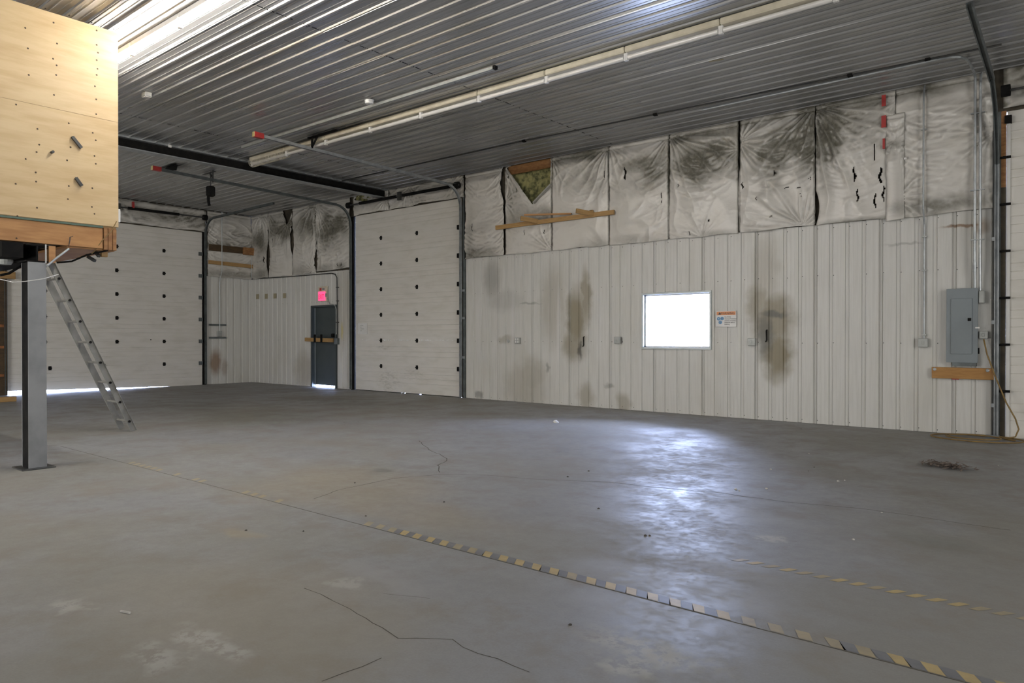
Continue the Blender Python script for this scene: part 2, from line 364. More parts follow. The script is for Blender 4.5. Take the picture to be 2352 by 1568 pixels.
# ------------------------------------------------------------------ room shell
CZ, WZ, PITCH_R = 4.88, 3.04, 0.2286
XE, YB = 27.0, -16.0
floor = MB().box((-.12, YB, -.25), (XE, .12, 0)).build('floor', 'floor', kind='structure')
cr = MB()
def crack(px, wd):
    pts = []
    for i in range(len(px) - 1):
        a, b = onfloor(*px[i]), onfloor(*px[i + 1]); n = max(2, int((b - a).length / .07))
        for k in range(n):
            q = a.lerp(b, k / n); d = (b - a).normalized(); sd = Vector((-d.y, d.x, 0))
            pts.append(q + sd * (.022 * mnoise.noise(q * 5.0) + .012 * mnoise.noise(q * 23.0)))
    V = []; F = []
    for i, q in enumerate(pts):
        d = (pts[min(i + 1, len(pts) - 1)] - pts[max(i - 1, 0)]).normalized(); sd = Vector((-d.y, d.x, 0))
        ww = wd * (.55 + .9 * abs(mnoise.noise(q * 9)))
        V += [q + sd * ww + Vector((0, 0, .0006)), q - sd * ww + Vector((0, 0, .0006))]
    for i in range(len(pts) - 1): F.append((2 * i, 2 * i + 1, 2 * i + 3, 2 * i + 2))
    MB().add(V, F).build('crack', 'crack', floor)
crack([(963, 1012), (985, 1032), (1022, 1050), (1026, 1058), (1005, 1068), (1012, 1088)], .007)
crack([(720, 1145), (790, 1122), (860, 1107), (920, 1097), (1012, 1089), (1130, 1091), (1220, 1100), (1400, 1107), (1500, 1119), (1640, 1130), (1800, 1152), (2000, 1170), (2200, 1200), (2352, 1222)], .006)
crack([(700, 1350), (800, 1400), (915, 1465), (1040, 1468), (1100, 1500), (1180, 1530), (1260, 1552)], .0035)
crack([(740, 1565), (830, 1530), (915, 1490)], .0035)
crack([(880, 1363), (960, 1370), (1020, 1374)], .002)
MB().box((9.6, -8.210, .0002), (20.2, -8.203, .0008)).build('floor_joint', 'crack', floor)

# long wall slab with openings (door_2, door_3 man door, window, door_4)
OPEN = [(3.0, 4.04, 0, 2.14), (4.80, 8.50, 0, 4.36), (9.83, 10.97, 3.93, 4.87), (13.02, 14.27, 1.15, 2.08), (18.385, 22.15, 0, 4.30)]
wr = MB()
xs = [0.0]
for a, b, lo, hi in OPEN:
    wr.box((xs[-1], .03, 0), (a, .12, CZ + .03)); wr.box((a, .03, hi), (b, .12, CZ + .03))
    if lo > 0: wr.box((a, .03, 0), (b, .12, lo))
    xs.append(b)
wr.box((xs[-1], .03, 0), (XE, .12, CZ + .03))
wr.box((9.80, .115, 3.90), (11.0, .125, 4.90))
wall_right = wr.build('wall_right', 'backing', kind='structure')
ZT = CZ + .03
wl = MB().box((-.12, -6.14, 4.2), (-.03, -1.48, ZT)).box((-.12, -1.51, 0), (-.03, .12, ZT)).box((-.12, YB, 0), (-.03, -6.12, ZT))
wall_left = wl.build('wall_left', 'backing', kind='structure')
wall_back = MB().box((-.12, YB - .1, 0), (XE, YB, CZ + .03)).build('wall_back', 'wall', kind='structure')
wall_front = MB().box((XE, YB - .1, 0), (XE + .1, .12, CZ + .03)).build('wall_behind', 'wall', kind='structure')
slab = MB().box((-.12, YB - .1, CZ + .03), (XE + .1, .12, CZ + .15)).build('ceiling', 'backing', kind='structure')

WALLB = [(-.031, 0), (-.022, -.021), (.022, -.021), (.031, 0), (.085, 0), (.0865, .0008), (.088, 0), (.14, 0), (.1415, .0008), (.143, 0)]
def rib_profile(w, off, pitch=PITCH_R, h=.017, wall=False):
    """cladding cross-section over width w: flat pans, one raised rib per pitch and two faint stiffeners"""
    pr = []; k = math.floor(-off / pitch) - 1
    base = [(-.0215, 0), (-.012, h), (.012, h), (.0215, 0), (.065, 0), (.069, .0032), (.079, .0032), (.083, 0), (.145, 0), (.149, .0032), (.159, .0032), (.163, 0)]
    if wall: base = WALLB
    while True:
        c = off + k * pitch
        if c - .03 > w: break
        for a, b in base:
            if 0 < c + a < w: pr.append((c + a, b))
        k += 1
    def hh(x): return 0
    return [(0, 0)] + pr + [(w, 0)]
def clad(name, parent, x0, x1, z0, z1, phase, m, place, holes=()):
    """vertical or horizontal run of ribbed sheet; place(along, run, height) -> xyz"""
    pr = rib_profile(x1 - x0, phase - x0, wall=(m == 'wall')); zs = sorted({z0, z1, *[q for h in holes for q in h[2:] if z0 < q < z1]})
    cols = [(x0 + a, b) for a, b in pr]; xx = sorted({q for h in holes for q in h[:2] if x0 < q < x1})
    for q in xx:
        i = max(k for k in range(len(cols)) if cols[k][0] <= q)
        if i + 1 < len(cols):
            t = (q - cols[i][0]) / max(1e-6, cols[i + 1][0] - cols[i][0]); cols.insert(i + 1, (q, cols[i][1] * (1 - t) + cols[i + 1][1] * t))
    mb = MB(); V = [place(a, z, b) for z in zs for a, b in cols]; n = len(cols); F = []
    for j in range(len(zs) - 1):
        for i in range(n - 1):
            ca, cz = (cols[i][0] + cols[i + 1][0]) / 2, (zs[j] + zs[j + 1]) / 2
            if any(h[0] < ca < h[1] and h[2] < cz < h[3] for h in holes): continue
            F.append((j * n + i, j * n + i + 1, (j + 1) * n + i + 1, (j + 1) * n + i))
    if not F: return
    return mb.add(V, F).build(name, m, parent)
RPX = 17.14 - 0.02
PE = lambda a, z, h: (.001 + h, a, z)
wh = [(3.0, 4.04, -1, 2.14), (13.02, 14.27, 1.15, 2.08)]
def wains(x0, x1):
    x = x0; k = 0
    while x < x1 - .02:
        e = min(x + .9144, x1); clad('cladding_sheet', wall_right, x, e + .002, 0.004, WZ, RPX, 'wall', lambda a, z, h, k=k: (a, -.001 - h - .0004 * (k % 2), z), wh); x = e; k += 1
wains(0, 4.70); wains(8.66, 18.25); wains(22.3, XE)
clad('cladding_sheet', wall_left, -1.40, 0, .004, WZ, -.10, 'wall', PE)
y = -6.3
while y > YB:
    e = max(y - .9144, YB); clad('cladding_sheet', wall_left, e, y, .004, CZ, -.10, 'wall', PE); y = e
scr = MB()
for zz in (.05, 1.24, 2.26, 2.98):
    for k in range(-74, 45):
        x = RPX + k * PITCH_R + .035
        if (0 < x < 4.6 or 8.7 < x < 18.3) and not any(a < x < b and lo < zz < hi for a, b, lo, hi in wh) and random.random() < .9:
            screw_mesh(scr, (x, -.002, zz + random.uniform(-.008, .008)), (0, -1, 0), .008)
scr.build('screw_heads', 'steel', wall_right, kind='stuff')

# ceiling steel sheets between lap joints
XB = [0.02, 6.0, 7.35, 12.40, 18.6, 23.0, XE]
for j in range(len(XB) - 1):
    y = 0.0; k = 0
    while y > YB + .05:
        e = max(y - .9144, YB); dz = .0025 * ((k + j) % 2)
        clad('ceiling_sheet', slab, e, y + .003, XB[j], XB[j + 1] + (.04 if j else -.0), -7.32, 'ceil', lambda a, x, h, dz=dz, j=j: (x, a, CZ - h - dz - (.002 if j % 2 else 0)))
        y = e; k += 1
scr = MB()
for j, xx in enumerate([7.33, 8.9, 10.6, 12.38, 14.2, 15.5, 16.9, 18.5]):
    for k in range(-24, 32):
        yy = -7.32 + k * PITCH_R + .03
        if -13 < yy < -.05 and (xx in (7.33, 12.38) or random.random() < .4): screw_mesh(scr, (xx + random.uniform(-.02, .02), yy, CZ - .005), (0, 0, -1), .012)
scr.build('screw_heads', 'black', slab, kind='stuff')
lap = MB()
for k in range(70):
    yy = -.05 - k * PITCH_R * .5
    if yy < -12: break
    if random.random() < .75: lap.box((12.395, yy - .1, CZ - .0075), (12.405, yy - .01, CZ - .001))
    if random.random() < .5: lap.box((7.345, yy - .1, CZ - .0075), (7.354, yy - .01, CZ - .001))
lap.build('lap_joint', 'black', slab, kind='stuff')

# steel beam under the ceiling
bm = empty('trim_1', (6.0, -7, 4.66), kind='structure')
MB().box((5.99, YB, 4.672), (6.005, -.02, CZ - .012)).build('web', 'black', bm)
MB().box((5.90, YB, 4.66), (6.10, -.02, 4.678)).build('bottom_flange', 'galv', bm)
MB().box((5.90, YB, CZ - .036), (6.10, -.02, CZ - .002)).build('top_flange', 'galv', bm)

# ------------------------------------------------------------------ window
win = empty('window_1', (13.645, 0, 1.15), kind='structure')
x0, x1, z0, z1 = 13.02, 14.27, 1.15, 2.08
fr = MB()
for a, b in (((x0 - .035, -.03, z0 - .035), (x1 + .035, .10, z0)), ((x0 - .035, -.03, z1), (x1 + .035, .10, z1 + .035)), ((x0 - .035, -.03, z0), (x0, .10, z1)), ((x1, -.03, z0), (x1 + .035, .10, z1))): fr.cbox(a, b, .004)
fr.build('frame', 'frame', win)
sa = MB()
for a, b in (((x0, .04, z0), (x1, .07, z0 + .022)), ((x0, .04, z1 - .022), (x1, .07, z1)), ((x0, .04, z0), (x0 + .022, .07, z1)), ((x1 - .022, .04, z0), (x1, .07, z1))): sa.box(a, b)
sa.build('sash', 'white', win)
MB().box((x0 + .01, .052, z0 + .01), (x1 - .01, .056, z1 - .01)).build('pane', 'glass', win)

# ------------------------------------------------------------------ sectional overhead doors
def groove_profile(h):
    pr = [(0, .004), (.004, 0)]
    for f in (.38, .56, .74): pr += [(f * h - .006, 0), (f * h - .003, .009), (f * h + .003, .009), (f * h + .006, 0)]
    return pr + [(h - .004, 0), (h, .004)]
def section_mb(a0, a1, z0, h, place, low0=0.0, low1=0.0):
    mb = MB(); pr = groove_profile(h); n = len(pr)
    V = []
    for a, lo in ((a0, low0), (a1, low1)):
        for z, d in pr: V.append(place(a, z0 + z + lo * max(0, 1 - z / h), d))
        V.append(place(a, z0 + h, .045)); V.append(place(a, z0 + lo, .045))
    k = n + 2; F = [(i, (i + 1) % k, k + (i + 1) % k, k + i) for i in range(k)]
    F += [tuple(range(k)), tuple(range(k, 2 * k))[::-1]]
    return mb.add(V, F)
def hinge_mb(p, n, t):
    p, n, t = Vector(p), Vector(n), Vector(t); mb = MB(); up = Vector((0, 0, 1))
    def ob(c, a, b, d):
        V = [c + t * (sx * a) + up * (sz * b) + n * (dd) for dd in (0, d) for sx, sz in ((-1, -1), (1, -1), (1, 1), (-1, 1))]
        mb.add(V, [(0, 1, 2, 3), (7, 6, 5, 4), (0, 4, 5, 1), (1, 5, 6, 2), (2, 6, 7, 3), (3, 7, 4, 0)])
    ob(p, .034, .048, .006); ob(p, .040, .013, .024); ob(p + up * .03, .012, .012, .014); ob(p - up * .03, .012, .012, .014)
    return mb
# door_1: wide door in the end wall
d1 = empty('door_1', (0, -3.8, 0), kind='structure')
PD1 = lambda a, z_, d: (-.02 - d, a, z_)
for k in range(7):
    z = k * .606
    if k: mb = section_mb(-6.13, -1.485, z, .6058, PD1)
    else:
        mb = section_mb(-6.13, -2.3, 0, .6058, PD1, .088, 0); m2 = section_mb(-2.3, -1.485, 0, .6058, PD1); mb.add(m2.v, m2.f)
    mb.build('door_section', 'door', d1)
h0 = None
for k in range(1, 7):
    for yy in ([-5.25, -4.05, -2.55] if k == 1 else [-5.35, -3.74, -2.55] if k != 99 else []):
        z = k * .606 - (.02 if k == 1 and yy < -5 else 0)
        if h0 is None: h0 = hinge_mb((-.02, yy, z), (1, 0, 0), (0, 1, 0)).build('hinge', 'black', d1); hz = (yy, z)
        else: share(h0, 'hinge', d1, (0, yy - hz[0], z - hz[1]))
    MB().box((-.02, -1.60, k * .606 - .05), (.02, -1.47, k * .606 + .05)).build('roller_bracket', 'track', d1)
MB().tube([(-.02, -2.9, 1.26), (-.005, -2.9, 1.26)], .012).build('bolt_head', 'black', d1)
# door_2: tall door in the long wall
d2 = empty('door_2', (6.65, 0, 0), kind='structure')
for k in range(7):
    section_mb(4.82, 8.50, k * .6235 + .012, .6232, lambda a, z_, d: (a, .02 + d, z_)).build('door_section', 'door', d2)
h0 = None
for k in range(1, 7):
    for xx in (5.80, 7.07):
        z = k * .6235
        if h0 is None: h0 = hinge_mb((xx, .02, z), (0, -1, 0), (1, 0, 0)).build('hinge', 'black', d2); hz = (xx, z)
        else: share(h0, 'hinge', d2, (xx - hz[0], 0, z - hz[1]))
    rb = MB().box((8.40, .02, k * .6235 - .05), (8.49, -.03, k * .6235 + .05)).tube([(8.43, -.05, k * .6235), (8.56, -.05, k * .6235)], .014)
    rb.build('roller_bracket', 'black', d2)
for a, b in ((4.82, 6.50), (6.56, 6.60), (6.68, 7.12), (7.22, 8.45)): MB().box((a, .018, .0), (b, .065, .013)).build('bottom_seal', 'black', d2)
# door_4: door at the right edge of the picture
d4 = empty('door_4', (20.3, 0, 0), kind='structure')
for k in range(7):
    section_mb(18.40, 22.1, k * .614 + .001, .6138, lambda a, z_, d: (a, .02 + d, z_)).build('door_section', 'door', d4)
for k in range(1, 7):
    rb = MB().box((18.36, -.022, k * .614 - .012), (18.445, -.055, k * .614 + .018)).tube([(18.30, -.05, k * .614), (18.4, -.05, k * .614)], .014)
    rb.build('roller_bracket', 'black', d4)
MB().box((18.392, .019, .0), (18.435, -.006, 4.25)).build('end_stile', 'white', d4)
MB().box((18.375, .018, 4.13), (18.45, -.05, 4.23)).build('top_bracket', 'black', d4)
# door_3: grey man door in the long wall by the corner
d3 = empty('door_3', (3.52, 0, 0), kind='structure')
jm = MB()
for a, b in (((2.97, -.03, 0), (3.02, .12, 2.17)), ((4.02, -.03, 0), (4.07, .12, 2.17)), ((3.02, -.03, 2.12), (4.02, .12, 2.17))): jm.cbox(a, b, .004)
jm.build('door_frame', 'mandoor', d3)
MB().cbox((3.025, .07, .055), (4.015, .112, 2.12), .003).build('door_leaf', 'mandoor', d3)
MB().box((3.025, .062, .055), (3.035, .07, 2.115)).build('edge_strip', 'frame', d3)

# jambs and end posts beside the doors
MB().box((8.53, .03, 0), (8.66, .02, 4.36)).build('trim_2', 'black', kind='structure')
mb = MB().box((8.60, -.03, 0), (8.655, .03, 3.02)).box((8.60, -.035, 0), (8.606, -.03, 3.02)); mb.build('trim_3', 'track', kind='structure')
cl = [MB().box((8.56, -.036, z), (8.64, -.012, z + .05)).build('trim_clip', 'galv', bpy.data.objects['trim_3']) for z in (.86, 1.72, 2.32)]
MB().box((4.68, -.02, 0), (4.80, .03, 4.36)).build('trim_4', 'black', kind='structure')
mb = MB().box((18.25, -.025, 0), (18.335, .03, 4.3)); mb.build('trim_5', 'track', kind='structure')
MB().box((18.335, -.02, .0), (18.39, .065, 3.3)).build('trim_6', 'backing', kind='structure')
MB().box((18.335, -.02, 3.3), (18.39, .065, 4.3)).build('trim_9', 'studwood', kind='structure')
MB().box((-.03, -1.50, 0), (.02, -1.40, 4.4)).build('trim_7', 'black', kind='structure')
MB().box((-.03, -6.30, 0), (.06, -6.13, 4.3)).build('trim_8', 'darkwood', kind='structure')

# ------------------------------------------------------------------ vapour barrier sheets
def sheet(x0, x1, z0, z1, label, pins=(), stains=(), tears=(), cut=None, seed=0, place=None, amp=.010, bulge=.06, top=.09, horiz=0.0, slitL=None, slitR=None, res=.0135, sag=.03, edge=.45):
    place = place or (lambda a, z, d: (a, -.006 - d, z))
    wd, ht = x1 - x0, z1 - z0; nx, nz = max(6, int(wd / res)), max(6, int(ht / res)); D = {}; sd = Vector((seed * 7.3, seed * 3.1, 0))
    P = []; dep = []; gr = []
    for j in range(nz + 1):
        v = j / nz
        for i in range(nx + 1):
            u = i / nx; X = u * wd; Z = v * ht
            e = (max(0, math.sin(math.pi * u))) ** .55; ev = (max(0, math.sin(math.pi * min(1, v * .98 + .01)))) ** .4
            d = .006 + bulge * e * ev * (.7 + .5 * mnoise.noise(Vector((X * 1.1, Z * 1.1, 1)) + sd))
            fold = 0
            for pu, pv, k, A, Rr in pins:
                dx, dz = X - pu * wd, Z - pv * ht; r = math.hypot(dx, dz); th = math.atan2(dz, dx)
                ph = th * k + 1.3 * mnoise.noise(Vector((r * 2.2, th * 1.5, seed + pu)))
                s_ = abs(math.sin(ph)) ; rid = (1 - s_) ** 1.6
                A2 = 2.0 * A * (.35 + 1.1 * abs(mnoise.noise(Vector((th * 3.1 + seed, pu * 5, 2)))))
                fold += A2 * rid * math.exp(-r / Rr) * min(1, r / .10)
            q = Vector((X * (1.7 if horiz else 2.9), Z * (5.5 if horiz else 3.2), seed * 1.7))
            q = q + Vector((mnoise.noise(q * .6), mnoise.noise(q * .6 + Vector((5, 5, 5))), 0)) * .8
            c = (1 - abs(mnoise.noise(q))) ** 3 * amp * 2.1 + (1 - abs(mnoise.noise(q * 2.3 + Vector((9, 2, 4))))) ** 3 * amp * .55
            sg = Z + .28 * wd * (1 - (2 * u - 1) ** 2) * (.4 + .6 * v)
            sw = abs(mnoise.noise(Vector((X * 1.5 + .6 * mnoise.noise(Vector((X * 3, Z * 3, seed))), sg * 6.0, seed * 2.9)))) ; sw2 = abs(mnoise.noise(Vector((X * 3.0, sg * 14, seed * 4.1))))
            gate = max(0, mnoise.noise(Vector((X * 1.2, Z * 1.4, seed + 31.))) + .30)
            d += (max(0, 1 - sw * 3.0) ** 1.2 * amp * 2.6 + max(0, 1 - sw2 * 3.0) ** 1.3 * amp * .6) * gate
            c *= (.45 + max(0, .9 * mnoise.noise(Vector((X * 1.3, Z * 1.3, seed + 20.)))) * 1.6)
            d += fold + c * (1 + horiz)
            bt = sag * (mnoise.noise(Vector((X * 2.1, seed, 3.3))) + .25) if v < .12 else 0
            zz = z0 + Z + bt * (1 - v / .12 if v < .12 else 0)
            if v > .955: d = d * .5 + .02 * (1 - abs((v - .978) / .022))
            ux = X
            if slitL and slitL[0] < v < slitL[1]: ux += slitL[2] * math.sin(math.pi * (v - slitL[0]) / (slitL[1] - slitL[0])) * (1 - u) ** 2
            if slitR and slitR[0] < v < slitR[1]: ux -= slitR[2] * math.sin(math.pi * (v - slitR[0]) / (slitR[1] - slitR[0])) * u ** 2
            P.append((ux, zz)); dep.append(max(.002, d))
    n = nx + 1
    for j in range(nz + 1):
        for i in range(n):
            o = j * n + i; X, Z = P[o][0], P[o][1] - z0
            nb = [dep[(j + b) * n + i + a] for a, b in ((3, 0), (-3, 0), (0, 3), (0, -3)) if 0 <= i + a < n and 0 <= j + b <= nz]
            g = max(0, (sum(nb) / len(nb) - dep[o]) * 46 - .05); g = min(g, .42)  # fold hollows darkened by concavity: crease shade painted into the colour
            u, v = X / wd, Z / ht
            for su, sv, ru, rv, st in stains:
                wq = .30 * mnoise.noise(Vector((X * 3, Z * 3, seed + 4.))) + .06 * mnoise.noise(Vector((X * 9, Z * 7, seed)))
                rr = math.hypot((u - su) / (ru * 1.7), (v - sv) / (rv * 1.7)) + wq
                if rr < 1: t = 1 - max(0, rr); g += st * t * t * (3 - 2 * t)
            if v > .93: g += top * 6 * max(0, .12 + .5 * mnoise.noise(Vector((X * 4, 0, seed))))  # patchy top band: grime plus painted shade under the roll
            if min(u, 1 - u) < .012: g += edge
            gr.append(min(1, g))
    V = [place(x0 + P[k][0], P[k][1], dep[k]) for k in range(len(P))]; F = []
    for j in range(nz):
        for i in range(nx):
            o = j * n + i; cx, cz = x0 + (P[o][0] + P[o + 1][0]) / 2, (P[o][1] + P[o + n][1]) / 2
            if any(abs((cx - tx - .5 * tw * math.sin(4.2 * (cz - tz) / th_ + tx * 7)) / (tw * .62 + .003 * math.sin(60 * cz))) ** 2 + ((cz - tz) / th_) ** 2 < 1 for tx, tz, tw, th_ in tears): continue
            if cut and cut(cx, cz): continue
            F.append((o, o + 1, o + n + 1, o + n))
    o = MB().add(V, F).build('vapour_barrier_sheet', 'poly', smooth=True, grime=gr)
    md = o.modifiers.new('thickness', 'SOLIDIFY'); md.thickness = .0015; md.offset = 1
    return tag(o, label, 'sheet', 'white vapour barrier sheets over the wall insulation')
T = lambda px, py, w_, h_: (onwall(px, py).x, onwall(px, py).z, w_, h_)
Z0 = WZ - .02; Z1 = CZ - .022
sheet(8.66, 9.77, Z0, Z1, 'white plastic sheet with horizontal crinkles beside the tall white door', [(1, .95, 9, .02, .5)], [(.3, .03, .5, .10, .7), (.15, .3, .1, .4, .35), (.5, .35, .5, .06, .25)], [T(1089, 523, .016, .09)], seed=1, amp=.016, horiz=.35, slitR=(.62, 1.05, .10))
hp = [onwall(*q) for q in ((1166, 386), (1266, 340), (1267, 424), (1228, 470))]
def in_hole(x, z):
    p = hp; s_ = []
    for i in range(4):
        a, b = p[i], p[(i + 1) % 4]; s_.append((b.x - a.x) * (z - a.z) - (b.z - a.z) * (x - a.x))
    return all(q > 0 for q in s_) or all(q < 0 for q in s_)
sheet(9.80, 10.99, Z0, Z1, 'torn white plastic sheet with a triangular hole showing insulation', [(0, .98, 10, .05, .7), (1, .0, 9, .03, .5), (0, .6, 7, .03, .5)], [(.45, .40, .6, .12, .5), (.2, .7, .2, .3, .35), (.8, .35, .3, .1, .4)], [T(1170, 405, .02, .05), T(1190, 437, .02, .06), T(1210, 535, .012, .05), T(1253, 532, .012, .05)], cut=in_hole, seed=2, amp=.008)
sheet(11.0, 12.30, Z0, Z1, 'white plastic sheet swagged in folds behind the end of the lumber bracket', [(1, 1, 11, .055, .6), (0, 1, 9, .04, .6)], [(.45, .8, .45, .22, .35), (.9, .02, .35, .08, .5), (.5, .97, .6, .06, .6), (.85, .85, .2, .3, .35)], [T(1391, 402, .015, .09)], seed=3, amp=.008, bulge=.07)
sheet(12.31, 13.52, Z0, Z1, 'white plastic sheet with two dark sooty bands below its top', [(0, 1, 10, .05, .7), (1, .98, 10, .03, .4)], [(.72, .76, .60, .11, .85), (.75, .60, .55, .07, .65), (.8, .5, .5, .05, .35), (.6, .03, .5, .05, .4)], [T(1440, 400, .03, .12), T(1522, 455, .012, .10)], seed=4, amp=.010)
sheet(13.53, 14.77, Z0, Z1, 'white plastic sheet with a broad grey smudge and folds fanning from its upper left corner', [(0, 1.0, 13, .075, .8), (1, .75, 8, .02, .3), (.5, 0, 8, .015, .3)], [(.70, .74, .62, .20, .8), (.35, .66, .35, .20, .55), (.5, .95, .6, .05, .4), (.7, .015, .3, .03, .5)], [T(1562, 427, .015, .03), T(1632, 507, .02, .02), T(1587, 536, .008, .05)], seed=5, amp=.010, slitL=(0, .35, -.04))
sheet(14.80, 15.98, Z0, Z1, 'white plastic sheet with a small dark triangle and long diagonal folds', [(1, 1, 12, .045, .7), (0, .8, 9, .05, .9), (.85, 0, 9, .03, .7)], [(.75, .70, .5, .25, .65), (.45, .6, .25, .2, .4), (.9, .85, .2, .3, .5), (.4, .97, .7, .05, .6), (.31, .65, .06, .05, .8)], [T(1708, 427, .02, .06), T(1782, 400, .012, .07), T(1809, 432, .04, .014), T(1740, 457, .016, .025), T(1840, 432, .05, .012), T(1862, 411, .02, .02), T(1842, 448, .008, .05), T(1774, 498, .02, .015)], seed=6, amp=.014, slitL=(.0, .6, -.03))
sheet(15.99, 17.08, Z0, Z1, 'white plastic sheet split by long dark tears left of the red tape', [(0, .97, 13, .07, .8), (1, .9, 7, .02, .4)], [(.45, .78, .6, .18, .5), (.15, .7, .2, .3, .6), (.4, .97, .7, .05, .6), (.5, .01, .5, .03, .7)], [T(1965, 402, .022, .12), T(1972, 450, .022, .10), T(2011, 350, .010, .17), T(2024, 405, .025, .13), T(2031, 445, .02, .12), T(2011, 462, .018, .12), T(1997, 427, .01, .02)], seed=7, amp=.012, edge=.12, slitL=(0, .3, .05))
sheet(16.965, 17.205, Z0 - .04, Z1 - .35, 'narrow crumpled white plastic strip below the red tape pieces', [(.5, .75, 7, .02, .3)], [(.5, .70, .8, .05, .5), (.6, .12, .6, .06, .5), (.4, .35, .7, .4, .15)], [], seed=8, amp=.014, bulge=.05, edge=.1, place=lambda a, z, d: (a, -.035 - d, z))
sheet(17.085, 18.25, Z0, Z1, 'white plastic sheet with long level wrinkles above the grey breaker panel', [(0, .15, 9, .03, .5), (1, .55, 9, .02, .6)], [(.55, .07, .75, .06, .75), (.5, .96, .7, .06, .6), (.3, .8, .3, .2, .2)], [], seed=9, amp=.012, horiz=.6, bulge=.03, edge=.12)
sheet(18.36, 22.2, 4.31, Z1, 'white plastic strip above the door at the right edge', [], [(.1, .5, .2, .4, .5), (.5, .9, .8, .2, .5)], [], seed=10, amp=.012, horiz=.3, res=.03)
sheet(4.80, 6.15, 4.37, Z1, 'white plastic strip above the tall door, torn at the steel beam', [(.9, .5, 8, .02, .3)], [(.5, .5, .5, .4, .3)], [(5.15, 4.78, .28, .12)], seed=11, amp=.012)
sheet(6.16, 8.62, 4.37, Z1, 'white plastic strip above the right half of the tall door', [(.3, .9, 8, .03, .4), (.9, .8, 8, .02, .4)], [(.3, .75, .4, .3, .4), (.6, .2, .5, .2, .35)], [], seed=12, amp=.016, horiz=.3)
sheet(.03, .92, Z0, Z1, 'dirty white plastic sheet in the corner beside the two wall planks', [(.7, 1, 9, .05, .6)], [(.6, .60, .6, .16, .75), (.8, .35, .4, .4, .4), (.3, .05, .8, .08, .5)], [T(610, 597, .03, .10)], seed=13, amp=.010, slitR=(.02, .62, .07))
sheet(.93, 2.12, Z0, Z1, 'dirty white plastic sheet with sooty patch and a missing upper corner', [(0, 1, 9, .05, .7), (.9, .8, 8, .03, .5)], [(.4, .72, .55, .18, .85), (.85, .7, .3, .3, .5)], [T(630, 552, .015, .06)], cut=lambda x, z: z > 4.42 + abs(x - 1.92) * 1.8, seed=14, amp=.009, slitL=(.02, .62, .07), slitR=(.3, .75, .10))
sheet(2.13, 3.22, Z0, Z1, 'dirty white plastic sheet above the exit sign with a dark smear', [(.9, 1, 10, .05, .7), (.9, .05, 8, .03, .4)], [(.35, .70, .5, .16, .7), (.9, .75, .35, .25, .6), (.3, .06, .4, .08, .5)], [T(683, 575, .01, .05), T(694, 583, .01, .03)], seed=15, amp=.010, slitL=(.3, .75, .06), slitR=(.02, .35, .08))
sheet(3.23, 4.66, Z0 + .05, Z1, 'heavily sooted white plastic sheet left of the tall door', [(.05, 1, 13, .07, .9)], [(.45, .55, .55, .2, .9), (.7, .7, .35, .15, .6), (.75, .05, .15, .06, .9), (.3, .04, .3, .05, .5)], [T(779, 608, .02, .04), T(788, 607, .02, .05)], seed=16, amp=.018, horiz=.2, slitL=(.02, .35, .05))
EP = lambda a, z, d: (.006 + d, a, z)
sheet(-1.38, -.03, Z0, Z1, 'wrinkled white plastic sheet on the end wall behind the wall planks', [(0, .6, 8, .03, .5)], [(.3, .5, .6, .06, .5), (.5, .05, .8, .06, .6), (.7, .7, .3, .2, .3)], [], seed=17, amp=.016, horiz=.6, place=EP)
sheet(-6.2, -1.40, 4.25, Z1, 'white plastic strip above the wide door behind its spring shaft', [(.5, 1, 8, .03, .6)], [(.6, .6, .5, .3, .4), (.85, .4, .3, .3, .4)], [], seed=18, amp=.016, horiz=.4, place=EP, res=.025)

# insulation and framing behind the torn corner
mb = MB(); nx, nz = 34, 34
a0, a1, b0, b1 = 9.83, 10.97, 3.95, 4.72
V = []; F = []
for j in range(nz + 1):
    for i in range(nx + 1):
        X, Z = a0 + (a1 - a0) * i / nx, b0 + (b1 - b0) * j / nz; q = Vector((X * 5, Z * 5, 0))
        t = (Z - b0) / (b1 - b0) + .5 * (X - a0) / (a1 - a0); V.append((X, .03 + .085 * min(1, max(0, t * 1.5 - .35)) - .05 * abs(mnoise.noise(q)) - .035 * abs(mnoise.noise(q * 2.7)) - .02 * abs(mnoise.noise(q * 6)), Z))
for j in range(nz):
    for i in range(nx): o = j * (nx + 1) + i; F.append((o, o + 1, o + nx + 2, o + nx + 1))
for j in range(nz):
    pass
tag(mb.add(V, F).build('insulation_batt', 'insul', smooth=True), 'lumpy yellow green insulation batt showing through the torn sheet', 'insulation')
tag(MB().cbox((9.85, .0, 4.68), (10.97, .035, 4.86), .006).build('header_board', 'studwood'), 'orange brown header board above the torn insulation', 'board')
p, q = onwall(1226, 466, -.11), onwall(1266, 424, -.11)
tag(MB().bar(p, q, .03, .075, (0, 1, 0)).build('sheet_flap', 'grey_tape'), 'grey folded flap of plastic along the lower edge of the torn hole', 'flap')
# scrap of bare batt by the beam end and board stub
mb = MB(); V = []; F = []
for j in range(9):
    for i in range(13):
        X, Z = 4.92 + .62 * i / 12, 4.62 + .24 * j / 8; V.append((X, -.03 - .05 * abs(mnoise.noise(Vector((X * 8, Z * 8, 3)))), Z - .10 * (1 - j / 8) * math.sin(math.pi * i / 12)))
for j in range(8):
    for i in range(12): o = j * 13 + i; F.append((o, o + 1, o + 14, o + 13))
tag(mb.add(V, F).build('insulation_scrap', 'insul', smooth=True), 'brownish insulation scrap hanging out under the end of the ceiling beam', 'insulation')

